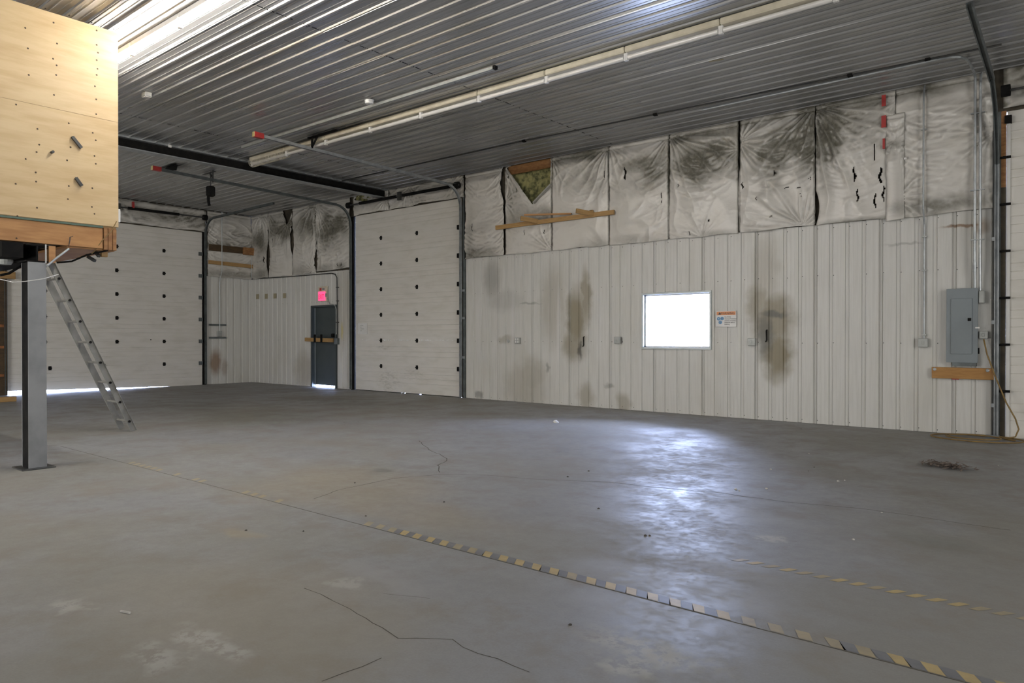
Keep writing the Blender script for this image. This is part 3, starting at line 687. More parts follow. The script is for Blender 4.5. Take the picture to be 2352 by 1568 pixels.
# red tape on the sheets
for (px, py, h_, w_, lab) in ((2030, 231, .16, .055, 'topmost red tape piece, just under the ceiling'), (2030, 279, .17, .062, 'red tape piece in the middle of the three on the sheet seam'), (2030, 330, .15, .03, 'ragged lowest red tape piece on the sheet seam')):
    c = onwall(px, py, -.085); mb = MB().box((c.x - w_ / 2, -.092, c.z - h_ / 2), (c.x + w_ / 2, -.084, c.z + h_ / 2))
    tag(mb.build('tape_piece', 'red'), lab, 'tape')

# ------------------------------------------------------------------ door tracks
CP = [(-.026, -.02), (.026, -.02), (.026, .02), (.016, .02), (.016, -.012), (-.016, -.012), (-.016, .02), (-.026, .02)]
def track(label, base, inward, side, ztop, zcurve, L, m='galv', cap=True, rise=0.0):
    """vertical rail, quarter curve and horizontal rail; base on the floor, inward = direction into the room"""
    b = Vector(base); inn = Vector(inward); r = empty('door_track', b, label, 'door track')
    MB().sweep(CP, [b + Vector((0, 0, .02)), b + Vector((0, 0, zcurve))], side).build('vertical_rail', m, r)
    Rr = ztop - zcurve; pts = []
    for k in range(11):
        a = math.pi / 2 * k / 10; pts.append(b + inn * (Rr * (1 - math.cos(a))) + Vector((0, 0, zcurve + Rr * math.sin(a))))
    MB().sweep(CP, pts, side).build('curved_rail', m, r)
    e = b + inn * L + Vector((0, 0, ztop + rise))
    MB().sweep([(x * 1.15, y * 1.3) for x, y in CP], [pts[-1] - inn * .02, e], side).build('horizontal_rail', m, r)
    if cap:
        d = (e - pts[-1]).normalized()
        MB().bar(e - d * .16, e + d * .01, .075, .085).build('end_cap', 'red', r)
        MB().bar(e + d * .01, e + d * .018, .07, .08).build('end_label', 'yellow', r)
    return r
tr = track('galvanised door track reaching out over the floor right of the tall door', (8.56, -.075, 0), (0, -1, 0), (1, 0, 0), 4.60, 4.14, 4.92, rise=.075)
MB().bar((8.60, -.02, .05), (8.60, -.02, 4.5), .05, .006, (0, 1, 0)).build('angle', 'track', tr)
MB().bar((8.545, -.03, 4.67), (8.60, -.60, 4.60), .05, .006).build('angle', 'track', tr)
hg = MB(); jt = Vector((8.60, -3.90, 4.68)); hg.bar(jt + Vector((0, 0, -.02)), (8.60, -3.90, 4.86), .05, .012, (0, 1, 0)); hg.bar(jt, (8.78, -3.90, 4.86), .04, .012, (0, 1, 0)); hg.box((8.50, -3.93, 4.845), (9.30, -3.87, 4.860))
hg.build('hanger', 'black', tr)
tr = track('dim galvanised door track with red end, left of the tall door', (4.74, -.075, 0), (0, -1, 0), (1, 0, 0), 4.60, 4.14, 4.87, m='track', rise=.10)
hg = MB(); hg.bar((4.74, -3.69, 4.62), (4.74, -3.69, 4.88), .05, .008, (0, 1, 0)); hg.bar((4.74, -3.69, 4.72), (4.50, -3.65, 4.88), .04, .008, (0, 1, 0)); hg.box((4.30, -3.70, 4.85), (4.78, -3.64, 4.857))
hg.build('hanger', 'steel', tr)
tr = track('steel door track curving from the wide end door along the corner', (.06, -1.44, 0), (1, 0, 0), (0, 1, 0), 4.60, 4.14, 3.4, m='track', cap=False, rise=.05)
tr = track('dark door track at the far left end of the wide door', (.06, -6.16, 0), (1, 0, 0), (0, 1, 0), 4.60, 4.14, 3.4, m='track', cap=False)
tr = track('steel door track right of the breaker panel, bending up to the ceiling', (18.40, -.085, 0), (0, -1, 0), (1, 0, 0), 5.5, 3.95, .05, cap=False) if False else empty('door_track', (18.30, -.085, 0), 'steel door track right of the breaker panel, leaning out towards the ceiling', 'door track')
pts = [Vector((18.30, -.085, .02)), Vector((18.30, -.085, 3.6))]
MB().sweep(CP, pts, (1, 0, 0)).build('vertical_rail', 'galv', tr)
crv = [Vector((18.30, -.085, 3.6))]
for k in range(1, 9):
    a = R(64) * k / 8; Rr = 1.05; crv.append(Vector((18.30, -.085 - Rr * (1 - math.cos(a)), 3.6 + Rr * math.sin(a))))
MB().sweep(CP, crv, (1, 0, 0)).build('curved_rail', 'track', tr)
MB().sweep([(x * 1.2, y * 1.4) for x, y in CP], [crv[-1], Vector((18.30, -2.6, 4.80))], (1, 0, 0)).build('horizontal_rail', 'track', tr)
MB().bar((18.262, -.035, .02), (18.262, -.035, 4.3), .03, .008, (0, 1, 0)).build('angle', 'steel', tr)
for z in (.4, 1.5, 2.6): MB().box((18.24, -.06, z), (18.30, -.035, z + .05)).build('clip', 'galv', tr)

# ------------------------------------------------------------------ torsion shafts
def torsion(label, a, b, springs, loc):
    a, b = Vector(a), Vector(b); d = (b - a).normalized(); r = empty('torsion_shaft', loc, label, 'spring shaft')
    MB().tube([a, b], .016).build('shaft', 'steel', r)
    for t0, t1 in springs:
        pts = []; A, B = a.lerp(b, t0), a.lerp(b, t1); n = 60
        MB().tube([A, B], .036, 12).build('spring', 'black', r)
    up = Vector((0, 0, 1)); sd = d.cross(up)
    for t in (.01, .985):
        c = a.lerp(b, t); MB().tube([c - d * .05, c - d * .02, c + d * .02, c + d * .05], .075, 14).build('cable_drum', 'black', r)
    c = a.lerp(b, .5); MB().bar(c - sd * .0 - up * .10, c + up * .09, .05, .10, d).build('bearing_bracket', 'steel', r)
    return r
torsion('dark spring shaft across the top of the tall door', (4.76, -.17, 4.62), (8.60, -.17, 4.62), [(.12, .47), (.53, .93)], (6.65, -.14, 4.62))
torsion('dark spring shaft across the top of the wide end door', (.14, -6.1, 4.60), (.14, -1.42, 4.64), [(.55, .83)], (.14, -3.8, 4.6))
torsion('dark spring shaft above the door at the right edge', (18.36, -.17, 4.52), (22.1, -.17, 4.52), [(.1, .45)], (20.2, -.14, 4.56))
MB_red = MB().box((.10, -3.42, 4.62), (.17, -3.38, 4.80)).build('warning_tag', 'red'); tag(MB_red, 'small red tag hanging above the wide end door spring', 'tag')

# ------------------------------------------------------------------ strip lights
def strip(x, y, lit, name='strip_light', dz=0.0):
    CZ = globals()['CZ'] - dz
    r = empty(name, (x + .605, y, CZ - .16))
    hw = .03 if lit else .055
    MB().cbox((x + .004, y - hw, CZ - .095), (x + 1.206, y + hw, CZ - .018), .012).build('housing', 'white' if lit else 'cream', r)
    MB().tube([(x + .03, y, CZ - (.125 if lit else .145)), (x + 1.18, y, CZ - (.125 if lit else .145))], .034 if lit else .028, 12).build('tube', 'lit' if lit else 'tube', r, smooth=False)
    for xx in (x + .012, x + 1.198): MB().cbox((xx - .014, y - .022, CZ - .185), (xx + .014, y + .022, CZ - .09), .004).build('socket', 'white', r)
    return r
ordn = ['', 'second', 'third', 'fourth', 'fifth', 'sixth', 'seventh', 'eighth', 'ninth', 'tenth']
s0 = strip(6.42, -3.78, False); r0 = s0
wire = MB()
for k in range(26):
    x = 6.45 + k * .047; pts = [(x, -3.78 + .085 * math.cos(a), CZ - .115 + .095 * -math.sin(a)) for a in [math.pi * j / 8 for j in range(9)]]
    wire.tube(pts, .0035, 4, False)
for a in (.5, 1.2, 1.57, 1.94, 2.64): wire.tube([(6.44, -3.78 + .085 * math.cos(a), CZ - .115 - .095 * math.sin(a)), (7.64, -3.78 + .085 * math.cos(a), CZ - .115 - .095 * math.sin(a))], .0035, 4)
wire.build('wire_guard', 'cream', s0)
tag(s0, 'unlit strip light with a wire guard at the far end of the row', 'strip light', 'unlit strip lights in one long ceiling row')
s1 = strip(7.63, -3.78, False); tag(s1, 'unlit ceiling strip light, second of the row from the wire guarded one', 'strip light', 'unlit strip lights in one long ceiling row')
for k in range(2, 10):
    c = copy_tree(s1, ((k - 1) * 1.21, 0, 0)); c['label'] = f'unlit ceiling strip light, {ordn[k]} of the row from the wire guarded one'
LY = -7.69
l0 = strip(9.2, LY, True, dz=.0)
tag(l0, 'lit strip light on the ceiling by the plywood corner', 'strip light', 'lit strip lights')
c = copy_tree(l0, (1.21, 0, 0)); c['label'] = 'lit strip light next along from the plywood corner towards the camera'
for k in (2, 3):
    c = copy_tree(l0, (1.21 * k, 0, 0)); c['label'] = 'lit strip light on the ceiling in the row past the picture top' if k == 2 else 'last lit strip light of the row above the camera side'

# ------------------------------------------------------------------ ceiling fittings
ch = MB().sweep([(-.022, -.02), (.022, -.02), (.022, .02), (.010, .02), (.010, -.010), (-.010, -.010), (-.010, .02), (-.022, .02)], [(7.07, -4.35, CZ - .04), (13.25, -4.35, CZ - .04)], (0, 1, 0))
r = empty('ceiling_channel', (10.1, -4.35, CZ - .06), 'long grey steel channel on the ceiling beside the smoke detector', 'channel')
ch.build('rail', 'outlet', r); MB().box((13.245, -4.378, CZ - .065), (13.285, -4.322, CZ - .018)).build('end_cap', 'black', r)
p = onfloor(848, 228, CZ); r = empty('smoke_detector', (p.x, p.y, CZ - .07), 'round white smoke detector on the ceiling', 'smoke detector')
MB().lathe((p.x, p.y, CZ - .055), [(.055, -.012), (.062, 0), (.066, .025), (.066, .038)], 2, 24).build('body', 'white', r, smooth=False)
MB().lathe((p.x, p.y, CZ - .02), [(.075, 0), (.075, .006)], 2, 24).build('base_plate', 'white', r)
MB().lathe((p.x, p.y, CZ - .071), [(.018, 0), (.018, .006)], 2, 14).build('test_button', 'outlet', r)
p = onfloor(337, 212, CZ); r = empty('junction_box', (p.x, p.y, CZ - .07), 'small pale junction box on the ceiling near the plywood', 'junction box')
MB().cbox((p.x - .06, p.y - .05, CZ - .07), (p.x + .06, p.y + .05, CZ - .001), .006).build('box', 'outlet', r); MB().box((p.x - .05, p.y - .04, CZ - .076), (p.x + .05, p.y + .04, CZ - .07)).build('cover_plate', 'white', r)
p = onfloor(1645, 135, CZ); tag(MB().bar((p.x - .09, p.y - .02, CZ - .021), (p.x + .09, p.y + .02, CZ - .021), .045, .003).build('tape_patch', 'tan'), 'short tan tape patch on the ceiling right of the light row', 'tape')
p = at(390, 336, 0, 6.1); tag(MB().cbox((6.10, p.y - .03, p.z - .02), (6.112, p.y + .03, p.z + .02), .002).build('beam_tag', 'white'), 'tiny white tag on the edge of the dark ceiling beam', 'tag')
p = onfloor(392, 382, CZ)
mb = MB(); V = [(p.x + a, p.y + b, CZ - .024 - c) for a, b, c in ((-.5, -.10, 0), (-.1, .16, .01), (.05, .10, .05), (.35, -.02, .01), (.12, -.12, .03), (-.2, -.06, .04))]
tag(mb.add(V + [q_[:2] + (q_[2] + .01,) for q_ in V], [(0, 1, 2, 3, 4, 5), (6, 11, 10, 9, 8, 7), (0, 6, 7, 1), (1, 7, 8, 2), (2, 8, 9, 3), (3, 9, 10, 4), (4, 10, 11, 5), (5, 11, 6, 0)]).build('torn_sheet_scrap', 'black'), 'black torn scrap stuck to the ceiling beyond the beam', 'scrap')
# opener hanging from the left track hanger
c = Vector((4.66, -3.70, 4.35)); r = empty('door_operator', (4.72, -3.70, 4.62), 'black motor bundle hanging from the ceiling beyond the beam', 'motor')
MB().cbox(c + Vector((-.07, -.08, -.02)), c + Vector((.07, .08, .20)), .025).build('motor_body', 'black', r)
MB().tube([c + Vector((0, -.05, 0)), c + Vector((.02, -.06, -.12)), c + Vector((0, -.03, -.22))], .03, 8).build('cable_bundle', 'black', r)
MB().tube([(4.66, -3.70, 4.55), (4.66, -3.70, 4.86)], .012).build('hanger_rod', 'steel', r)
# ceiling conduit line and its drop to the panel
r = empty('ceiling_conduit', (12, -1.25, CZ - .03), 'thin dark conduit running along the ceiling near the long wall', 'conduit')
pl = [onfloor(px, py, 4.85) for px, py in ((780, 420), (929, 383), (1200, 322), (1500, 260), (1752, 210), (1950, 170), (2130, 135), (2300, 101))]
pl = [Vector((q.x, -1.36 + .36 * max(0, (q.x - 11)) / 7.4, 4.85)) for q in pl]
MB().tube(pl, .012, 6).build('pipe', 'steel', r)
for k in (2, 3, 5, 6): MB().box(pl[k] + Vector((-.03, -.03, -.02)), pl[k] + Vector((.03, .03, .012))).build('strap', 'black', r)
r = empty('panel_conduit', (18.05, -.05, 2.0), 'paired steel conduits dropping from the ceiling to the breaker panel', 'conduit')
xA, xB = 18.055, 18.115
MB().tube([(14.6, -1.02, 4.83), (17.75, -1.02, 4.83), (17.9, -1.0, 4.83), (17.99, -.93, 4.83), (18.04, -.80, 4.83), (xA, -.55, 4.83), (xA, -.22, 4.82), (xA, -.12, 4.79), (xA, -.115, 4.70), (xA, -.115, 2.5), (xA, -.075, 1.96)], .0165, 8).build('pipe', 'galv', r)
MB().tube([(xB, -.02, 4.86), (xB, -.075, 4.82), (xB, -.115, 4.70), (xB, -.115, 2.4), (xB, -.07, 1.95)], .0165, 8).build('pipe', 'galv', r)
MB().tube([(xA, -.10, 2.33), (xA, -.10, 2.20)], .022, 8).build('coupling', 'galv', r)
MB().cbox((18.095, -.09, 1.78), (18.165, -.004, 1.95), .01).build('elbow_body', 'outlet', r)
for z in (2.62, 3.28, 4.3): MB().box((xA - .05, -.135, z), (xB + .05, -.095, z + .012)).build('strap', 'galv', r)
r = empty('outlet_conduit', (17.45, -.06, 1.28), 'single thin conduit from the ceiling down to the outlet left of the panel', 'conduit')
MB().tube([(17.45, -.03, 4.84), (17.45, -.075, 4.78), (17.45, -.115, 4.6), (17.45, -.115, 3.1), (17.45, -.035, 2.9), (17.45, -.035, 1.29)], .012, 8).build('pipe', 'galv', r)
for z in (1.35, 2.25, 2.72, 4.2): MB().box((17.42, -.10 if z > 3 else -.052, z), (17.48, -.002 if z < 3 else -.07, z + .02)).build('strap', 'outlet', r)

# ------------------------------------------------------------------ long wall fittings
def outlet(px, py, label, faces, s=.062):
    p = onwall(px, py); r = empty('outlet_box', (p.x, -.01, p.z), label, 'outlet')
    MB().cbox((p.x - s, -.065, p.z - s), (p.x + s, -.002, p.z + s), .008).build('box', 'outlet', r)
    MB().cbox((p.x - s * .95, -.072, p.z - s * .95), (p.x + s * .95, -.065, p.z + s * .95), .003).build('cover_plate', 'outlet', r)
    for a, b in faces: MB().cbox((p.x + a - .016, -.078, p.z + b - .021), (p.x + a + .016, -.071, p.z + b + .021), .004).build('receptacle', 'white' if len(faces) > 1 else 'outlet', r)
outlet(1192, 782, 'four-socket outlet box on the wall nearest the tall door', [(-.028, .028), (.028, .028), (-.028, -.028), (.028, -.028)])
outlet(1421, 781, 'grey outlet box left of the window', [(0, 0)])
outlet(1729, 785, 'grey outlet box right of the window beside a brown stain', [(0, 0)])
outlet(2122, 787, 'pale outlet box at the foot of the thin conduit', [(0, 0)])
outlet(2260, 769, 'pale box between the breaker panel and the door track', [(0, 0)], .05)
p = onwall(1168, 783); tag(MB().lathe((p.x, 0, p.z), [(.03, -.022), (.034, -.012), (.034, .0)], 1, 16).build('conduit_stub', 'outlet'), 'small round capped stub left of the four-socket outlet', 'cap')
for px, py, lab in ((1340, 785, 'thin black hook in the brown stain left of the window'), (1760, 772, 'thin black hook in the stain right of the window')):
    p = onwall(px, py, -.03); r = MB().tube([p + Vector((0, .03, .10)), p + Vector((0, 0, .09)), p + Vector((.005, 0, -.06)), p + Vector((.0, -.02, -.09))], .010, 6).build('wall_hook', 'black'); tag(r, lab, 'hook')
# breaker panel
a, b = onwall(2176, 664), onwall(2249, 836)
px0, px1, pz0, pz1 = 17.73, 18.095, .985, 1.985
r = empty('breaker_panel', ((px0 + px1) / 2, -.05, pz0), 'grey electrical breaker panel above the plywood plank', 'breaker panel')
MB().cbox((px0 + .01, -.10, pz0 + .01), (px1 - .01, -.004, pz1 - .01), .004).build('box', 'panel', r)
MB().cbox((px0, -.108, pz0), (px1, -.10, pz1), .003).build('cover', 'panel', r)
dr = MB().cbox((px0 + .055, -.122, pz0 + .115), (px1 - .065, -.108, pz1 - .135), .004).build('door', 'panel', r)
MB().cbox((px1 - .115, -.130, pz0 + .56), (px1 - .075, -.121, pz0 + .60), .003).build('latch', 'black', dr)
MB().box((px0 + .07, -.105, pz0 - .045), (px1 - .02, -.004, pz0)).build('bottom_gutter', 'track', r)
MB().box((px1 - .03, -.112, pz0 + .46), (px1 + .02, -.10, pz0 + .48)).build('label_strip', 'white', r)
MB().box((px1 - .005, -.09, pz0 + .12), (px1 + .012, -.05, pz0 + .20)).build('side_knockout', 'black', r)
r = empty('backer_plank', (17.9, -.04, .76), 'orange plywood plank on the wall under the breaker panel', 'plank')
MB().cbox((17.55, -.062, .762), (18.29, -.020, .915), .004).build('board', 'osb', r)
for x in (17.585, 18.20): MB().lathe((x, -.062, .885), [(.015, -.006), (.022, -.002), (.022, 0)], 1, 10).build('washer', 'galv', r)
MB().box((17.79, -.050, .752), (17.87, -.024, .762)).build('red_tab', 'red', r)
# hose from the outlet box down to a loose coil
pts = [(18.16, -.10, 1.30), (18.20, -.12, 1.1), (18.30, -.16, .80), (18.42, -.20, .48), (18.52, -.22, .28), (18.555, -.22, .15), (18.52, -.22, .05), (18.40, -.25, .016)]
n = 84
for k in range(n):
    a = 2 * math.pi * 2.6 * k / n; rr = .42 + .14 * math.sin(a * .37); pts.append((18.13 + rr * .98 * math.cos(a + .2) * (1 - .0012 * k), -.42 + .30 * math.sin(a + .2) * rr / .45 * (1 + .0015 * k), .015 + .011 * (k / n) * 2))
sm = []
for i in range(len(pts) - 1):
    A, B = Vector(pts[i]), Vector(pts[i + 1]); sm += [A, A.lerp(B, .5)] if i < 8 else [A]
tag(MB().tube(sm, .009, 6).build('extension_cord', 'cord', smooth=True), 'tan cord hanging from the wall box into a loose coil on the floor', 'cord')
tag(MB().cbox((18.18, -.13, .0), (18.34, -.05, .035), .008).build('track_foot_block', 'panel'), 'small grey green block on the floor at the foot of the right track', 'block')
# sign
A, B = onwall(1646, 714), onwall(1693, 750)
x0, x1, z1, z0 = 14.39, 14.74, 1.762, 1.500
r = empty('safety_sign', ((x0 + x1) / 2, -.02, z0), 'white safety sign with orange header right of the window', 'sign')
MB().cbox((x0, -.026, z0), (x1, -.020, z1), .002).build('board', 'white', r)
MB().box((x0 + .012, -.0275, z1 - .068), (x1 - .012, -.026, z1 - .010)).build('header_band', 'orange', r)
for cx, cz in ((x0 + .047, z1 - .128), (x0 + .108, z1 - .125), (x0 + .076, z1 - .188)):
    d = MB().lathe((cx, -.026, cz), [(.029, -.0016), (.029, 0)], 1, 20).build('pictogram_disc', 'blue', r)
    MB().box((cx - .012, -.0284, cz - .006), (cx + .010, -.0277, cz + .008)).lathe((cx, -.0278, cz), [(.008, -.0006), (.008, 0)], 1, 10).build('pictogram', 'white', d)
TEXTS = []
def text(s_, loc, size, m, parent, align='LEFT', rot=(R(90), 0, 0), name='lettering'):
    c = bpy.data.curves.new(name, 'FONT'); c.body = s_; c.size = size; c.align_x = align; c.extrude = .0005
    o = bpy.data.objects.new(name, c); COL.objects.link(o); c.materials.append(M[m]); o.parent = parent
    o.location = Vector(loc) - ORIG[parent.name]; o.rotation_euler = rot; ORIG[o.name] = Vector(loc); TEXTS.append(o); return o
text('WARNING', ((x0 + x1) / 2 + .02, -.028, z1 - .058), .052, 'ink', r, 'CENTER')
tri = MB().add([(x0 + .04, -.0282, z1 - .06), (x0 + .085, -.0282, z1 - .06), (x0 + .0625, -.0282, z1 - .02)], [(0, 1, 2)]).build('warning_triangle', 'ink', r)
for k, t in enumerate(('Eye Shield,', 'Hearing Protection', '& Safety Footwear', 'Required Before', 'Entering')):
    text(t, (x0 + .15, -.027, z1 - .108 - k * .031), .026, 'ink', r)
# lumber bracket on the sheets
r = empty('lumber_bracket', (11.05, -.1, 3.6), 'pine two-by-four rail with angled stubs across the plastic sheets', 'bracket')
MB().bar((9.60, -.10, 3.605), (12.46, -.10, 3.615), .038, .085).build('rail', 'wood', r)
MB().bar((10.70, -.10, 3.625), (10.52, -.42, 3.665), .038, .085).build('arm', 'wood', r)
MB().bar((12.02, -.10, 3.625), (11.84, -.42, 3.665), .038, .085).build('arm', 'wood', r)
MB().bar((10.60, -.40, 3.725), (11.52, -.12, 3.685), .05, .03).build('brace', 'rim', r)
MB().cbox((11.93, -.12, 3.66), (12.0, -.08, 3.71), .004).build('block', 'wood', r)
# corner items
r = empty('wall_plank', (.05, -.7, 3.8), 'dark brown plank with a lighter end block high in the corner', 'plank')
MB().cbox((.118, -1.38, 3.74), (.16, -.10, 3.92), .004).build('board', 'darkwood', r)
MB().cbox((.161, -.38, 3.71), (.25, -.03, 3.92), .008).build('end_block', 'studwood', r)
tag(MB().bar((.13, -1.38, 3.42), (.13, -.03, 3.39), .06, .10).build('wall_plank', 'wood'), 'lighter brown plank below the dark one in the corner', 'plank')
r = empty('corner_conduit', (.05, -1.03, 1.5), 'thin bright conduit on the end wall down to a small box', 'conduit')
MB().tube([(.18, -1.02, 4.85), (.18, -1.02, 3.2), (.045, -1.02, 2.9), (.045, -1.02, 1.5)], .012, 8).build('pipe', 'frame', r)
MB().cbox((.0, -1.09, 1.34), (.06, -.96, 1.50), .006).build('box', 'outlet', r)
for z, lab in ((1.67, 'upper grey bar on the end wall around the small box'), (1.31, 'lower grey bar on the end wall under the small box')):
    tag(MB().cbox((.018, -1.33, z - .025), (.05, -.82, z + .025), .003).build('wall_bar', 'track'), lab, 'bar')
tag(MB().tube([(.20, -.13, 3.72), (.20, -.13, 3.02)], .008, 6).build('rod', 'frame'), 'thin pale rod hanging from the plank end block', 'rod')
# stickers
for k, px in enumerate((593, 613, 633, 655)):
    p = onwall(px, 681 - k * .7); s_ = MB().box((p.x - .07, -.024, p.z - .07), (p.x + .07, -.019, p.z + .07)).build('square_sticker', 'tan')
    tag(s_, ['palest square sticker on the wall, nearest the corner', 'square tan sticker second from the corner', 'square tan sticker third from the corner', 'square tan sticker farthest from the corner'][k], 'sticker', 'square stickers on the wall by the corner')
# exit sign
r = empty('exit_sign', (3.5, -.05, 2.28), 'glowing pink red exit sign above the grey door', 'exit sign')
MB().cbox((3.33, -.05, 2.27), (3.72, -.019, 2.66), .004).build('back_plate', 'cream', r)
MB().cbox((3.38, -.085, 2.285), (3.66, -.05, 2.525), .006).build('lens', 'exitglow', r)
text('EXIT', (3.52, -.0865, 2.33), .115, 'exitletter', r, 'CENTER').scale = (1, 1.5, 1)
MB().cbox((3.68, -.08, 2.38), (3.73, -.04, 2.47), .006).build('side_box', 'outlet', r)
MB().box((3.40, -.053, 2.55), (3.49, -.049, 2.62)).build('red_mark', 'red', r)
MB().box((3.52, -.053, 2.56), (3.62, -.049, 2.61)).build('dark_mark', 'panel', r)
MB().tube([(3.72, -.045, 2.36), (3.75, -.04, 2.28), (3.82, -.035, 2.19), (3.92, -.03, 2.185), (4.03, -.03, 2.16), (4.085, -.03, 2.05), (4.09, -.03, 1.40)], .011, 6).build('flexible_cable', 'outlet', r)
r = empty('door_conduit', (4.1, -.04, 1.2), 'thin conduit along the wall top dropping beside the grey door', 'conduit')
MB().tube([(.06, -.035, 3.03), (2.0, -.035, 3.00), (3.90, -.035, 2.985), (4.05, -.035, 2.95), (4.125, -.035, 2.86), (4.13, -.035, 2.7), (4.15, -.035, 1.30)], .013, 8).build('pipe', 'steel', r)
MB().cbox((4.07, -.09, 1.14), (4.19, -.004, 1.30), .008).build('box', 'track', r)
for z in (2.6, 2.25, 1.7): MB().box((4.11, -.06, z), (4.17, -.002, z + .02)).build('strap', 'steel', r)
r = empty('door_bar', (3.45, -.1, 1.24), 'wooden bar dropped across the grey door on black brackets', 'bar')
MB().bar((2.80, -.08, 1.265), (4.02, -.08, 1.245), .04, .10).build('board', 'wood', r)
for x in (3.27, 3.56): MB().box((x - .03, -.125, 1.19), (x + .03, -.10, 1.40)).box((x - .03, -.125, 1.19), (x + .03, .07, 1.20)).box((x - .03, .06, 1.19), (x + .03, .07, 1.30)).build('bracket', 'black', r)
MB().cbox((3.83, -.02, 1.32), (3.93, .07, 1.42), .02).build('door_knob', 'black', r)
# paper notice on the tall door
p0, p1 = onwall(822, 742, .012), onwall(843, 767, .012)
r = empty('paper_notice', ((p0.x + p1.x) / 2, .01, p1.z), 'small paper notice with faint print taped on the tall door', 'notice')
MB().box((p0.x, .012, p1.z), (p1.x, .018, p0.z)).build('paper', 'white', r)
for k in range(4): MB().box((p0.x + .09, .0112, p0.z - .06 - k * .045), (p0.x + .09 + (.12, .05, .16, .06)[k], .012, p0.z - .048 - k * .045)).build('print_line', 'outlet', r)

# ------------------------------------------------------------------ mezzanine
XM, YC, XP = 10.75, -7.988, 11.15
r = empty('mezzanine', (XM, -9, 0), 'plywood fronted mezzanine box on a steel post at the left', 'mezzanine')
YL = -13.0; ZP0, ZP1 = 2.577, 4.785
MB().cbox((XM - .018, -10.43, 3.768), (XM, YC, ZP1), .002).build('plywood_panel', 'ply', r)
MB().cbox((XM - .018, -10.43, ZP0), (XM - .001, YC, 3.767), .002).build('plywood_panel', 'ply', r)
MB().cbox((XM - .018, YL, ZP0), (XM, -10.435, ZP1), .002).build('plywood_panel', 'ply', r)
MB().cbox((7.5, YC - .018, ZP0), (XM - .019, YC, ZP1), .002).build('plywood_panel', 'ply', r)
MB().cbox((XM - .045, YL, 2.32), (XM - .006, YC - .165, 2.548), .003).build('rim_joist', 'rim', r)
for k in range(3): MB().cbox((XM - .05 + .0 * k, YC - .155 + k * .048, 2.31), (XM - .004 - .004 * k, YC - .112 + k * .048, 2.558), .004).build('stud_end', 'studwood', r)
MB().box((XM - .004, YL, 2.550), (XM + .006, YC - .165, 2.571)).build('edge_strip', 'green', r)
MB().box((7.5, YL, 2.556), (XM - .02, YC - .02, 2.577)).build('deck', 'wood', r)
for k in range(8):
    x = 7.55 + k * .41; MB().box((x, YL, 2.34), (x + .038, YC - .16, 2.556)).build('joist', 'darkwood', r)
MB().box((7.5, YC - .16, 2.33), (XM - .05, YC - .12, 2.556)).build('rim_joist', 'rim', r)
MB().box((7.5, -8.50, 2.305), (XM - .06, YC - .02, 2.33)).build('soffit_board', 'rim', r)
# steel beam on the post
mb = MB().box((7.5, -9.0, 2.252), (XP - .06, -8.80, 2.264)).box((7.5, -9.0, 2.09), (XP - .06, -8.80, 2.102)).box((7.5, -8.906, 2.10), (XP - .06, -8.894, 2.255)); mb.build('steel_beam', 'black', r)
MB().box((7.5, -9.2, 2.12), (XP - .07, -9.02, 2.27)).build('beam_cladding', 'black', r)
MB().box((XP - .06, -8.832, 2.085), (XP - .045, -8.823, 2.272)).build('stiffener', 'white', r)
MB().box((XP - .09, -8.80, 2.09), (XP - .05, -8.74, 2.262)).build('post_block', 'rim', r)
cx = XP - .05
po = MB().box((cx - .012, -8.985, .012), (cx, -8.825, 2.085)).box((cx - .20, -8.985, .012), (cx - .188, -8.825, 2.085)).box((cx - .19, -8.909, .012), (cx - .01, -8.901, 2.085)).build('steel_post', 'post', r)
MB().box((cx - .012 - .188, -8.9848, .012), (cx - .012, -8.9838, 2.08)).build('post_side', 'black', r)  # black sheet across the flange gap paints in the shade of the recess
MB().cbox((cx - .26, -9.06, 0), (cx + .06, -8.76, .012), .003).build('base_plate', 'steel', po)
# knots and screws on the plywood
kn = MB()
for px, py in ((58, 64), (123, 52), (222, 70), (64, 111), (131, 100), (222, 103), (225, 121), (122, 135), (130, 150), (222, 138), (224, 158), (222, 172), (66, 172), (129, 172), (218, 198), (221, 228), (124, 218), (221, 262), (37, 240), (158, 283), (86, 296), (90, 332), (84, 349), (213, 305), (220, 322), (162, 338), (217, 358), (220, 376), (154, 368), (59, 365), (82, 396), (158, 427), (83, 417), (36, 422), (212, 432), (85, 477), (156, 457), (211, 475), (217, 491), (40, 496), (38, 547)):
    p = at(px, py, 0, XM); kn.lathe((XM + .0005, p.y, p.z), [(.0095, 0), (.006, .0016)], 0, 8)
kn.build('screw_heads', 'darkwood', r, kind='stuff')
def pxm(px, py, d=0.0): return at(px, py, 0, XM + d)
def pxp(px, py, d=0.0): return at(px, py, 0, XP + d)
for a, b, lab, nm in (((166, 314), (187, 340), 'upper dark metal clip slanting on the plywood', 'clip'), ((174, 408), (188, 427), 'lower dark metal clip slanting on the plywood', 'clip')):
    q = empty('metal_clip', pxm(*a), lab, 'clip'); MB().bar(pxm(*a, .015), pxm(*b, .015), .03, .028, (1, 0, 0)).build('bar', 'steel', q); MB().bar(pxm(*a, .015), pxm(*a, -.0), .012, .012).build('pin', 'steel', q)
p = pxm(118, 350); tag(MB().tube([p, p + Vector((.05, 0, .0)), p + Vector((.055, 0, 0))], .014, 8).build('bolt', 'steel'), 'single dark bolt sticking out of the plywood', 'bolt')
MB().cbox((XM - .05, YC, 2.64), (XM - .02, YC + .03, 2.79), .004).build('corner_latch', 'white', bpy.data.objects['mezzanine'])
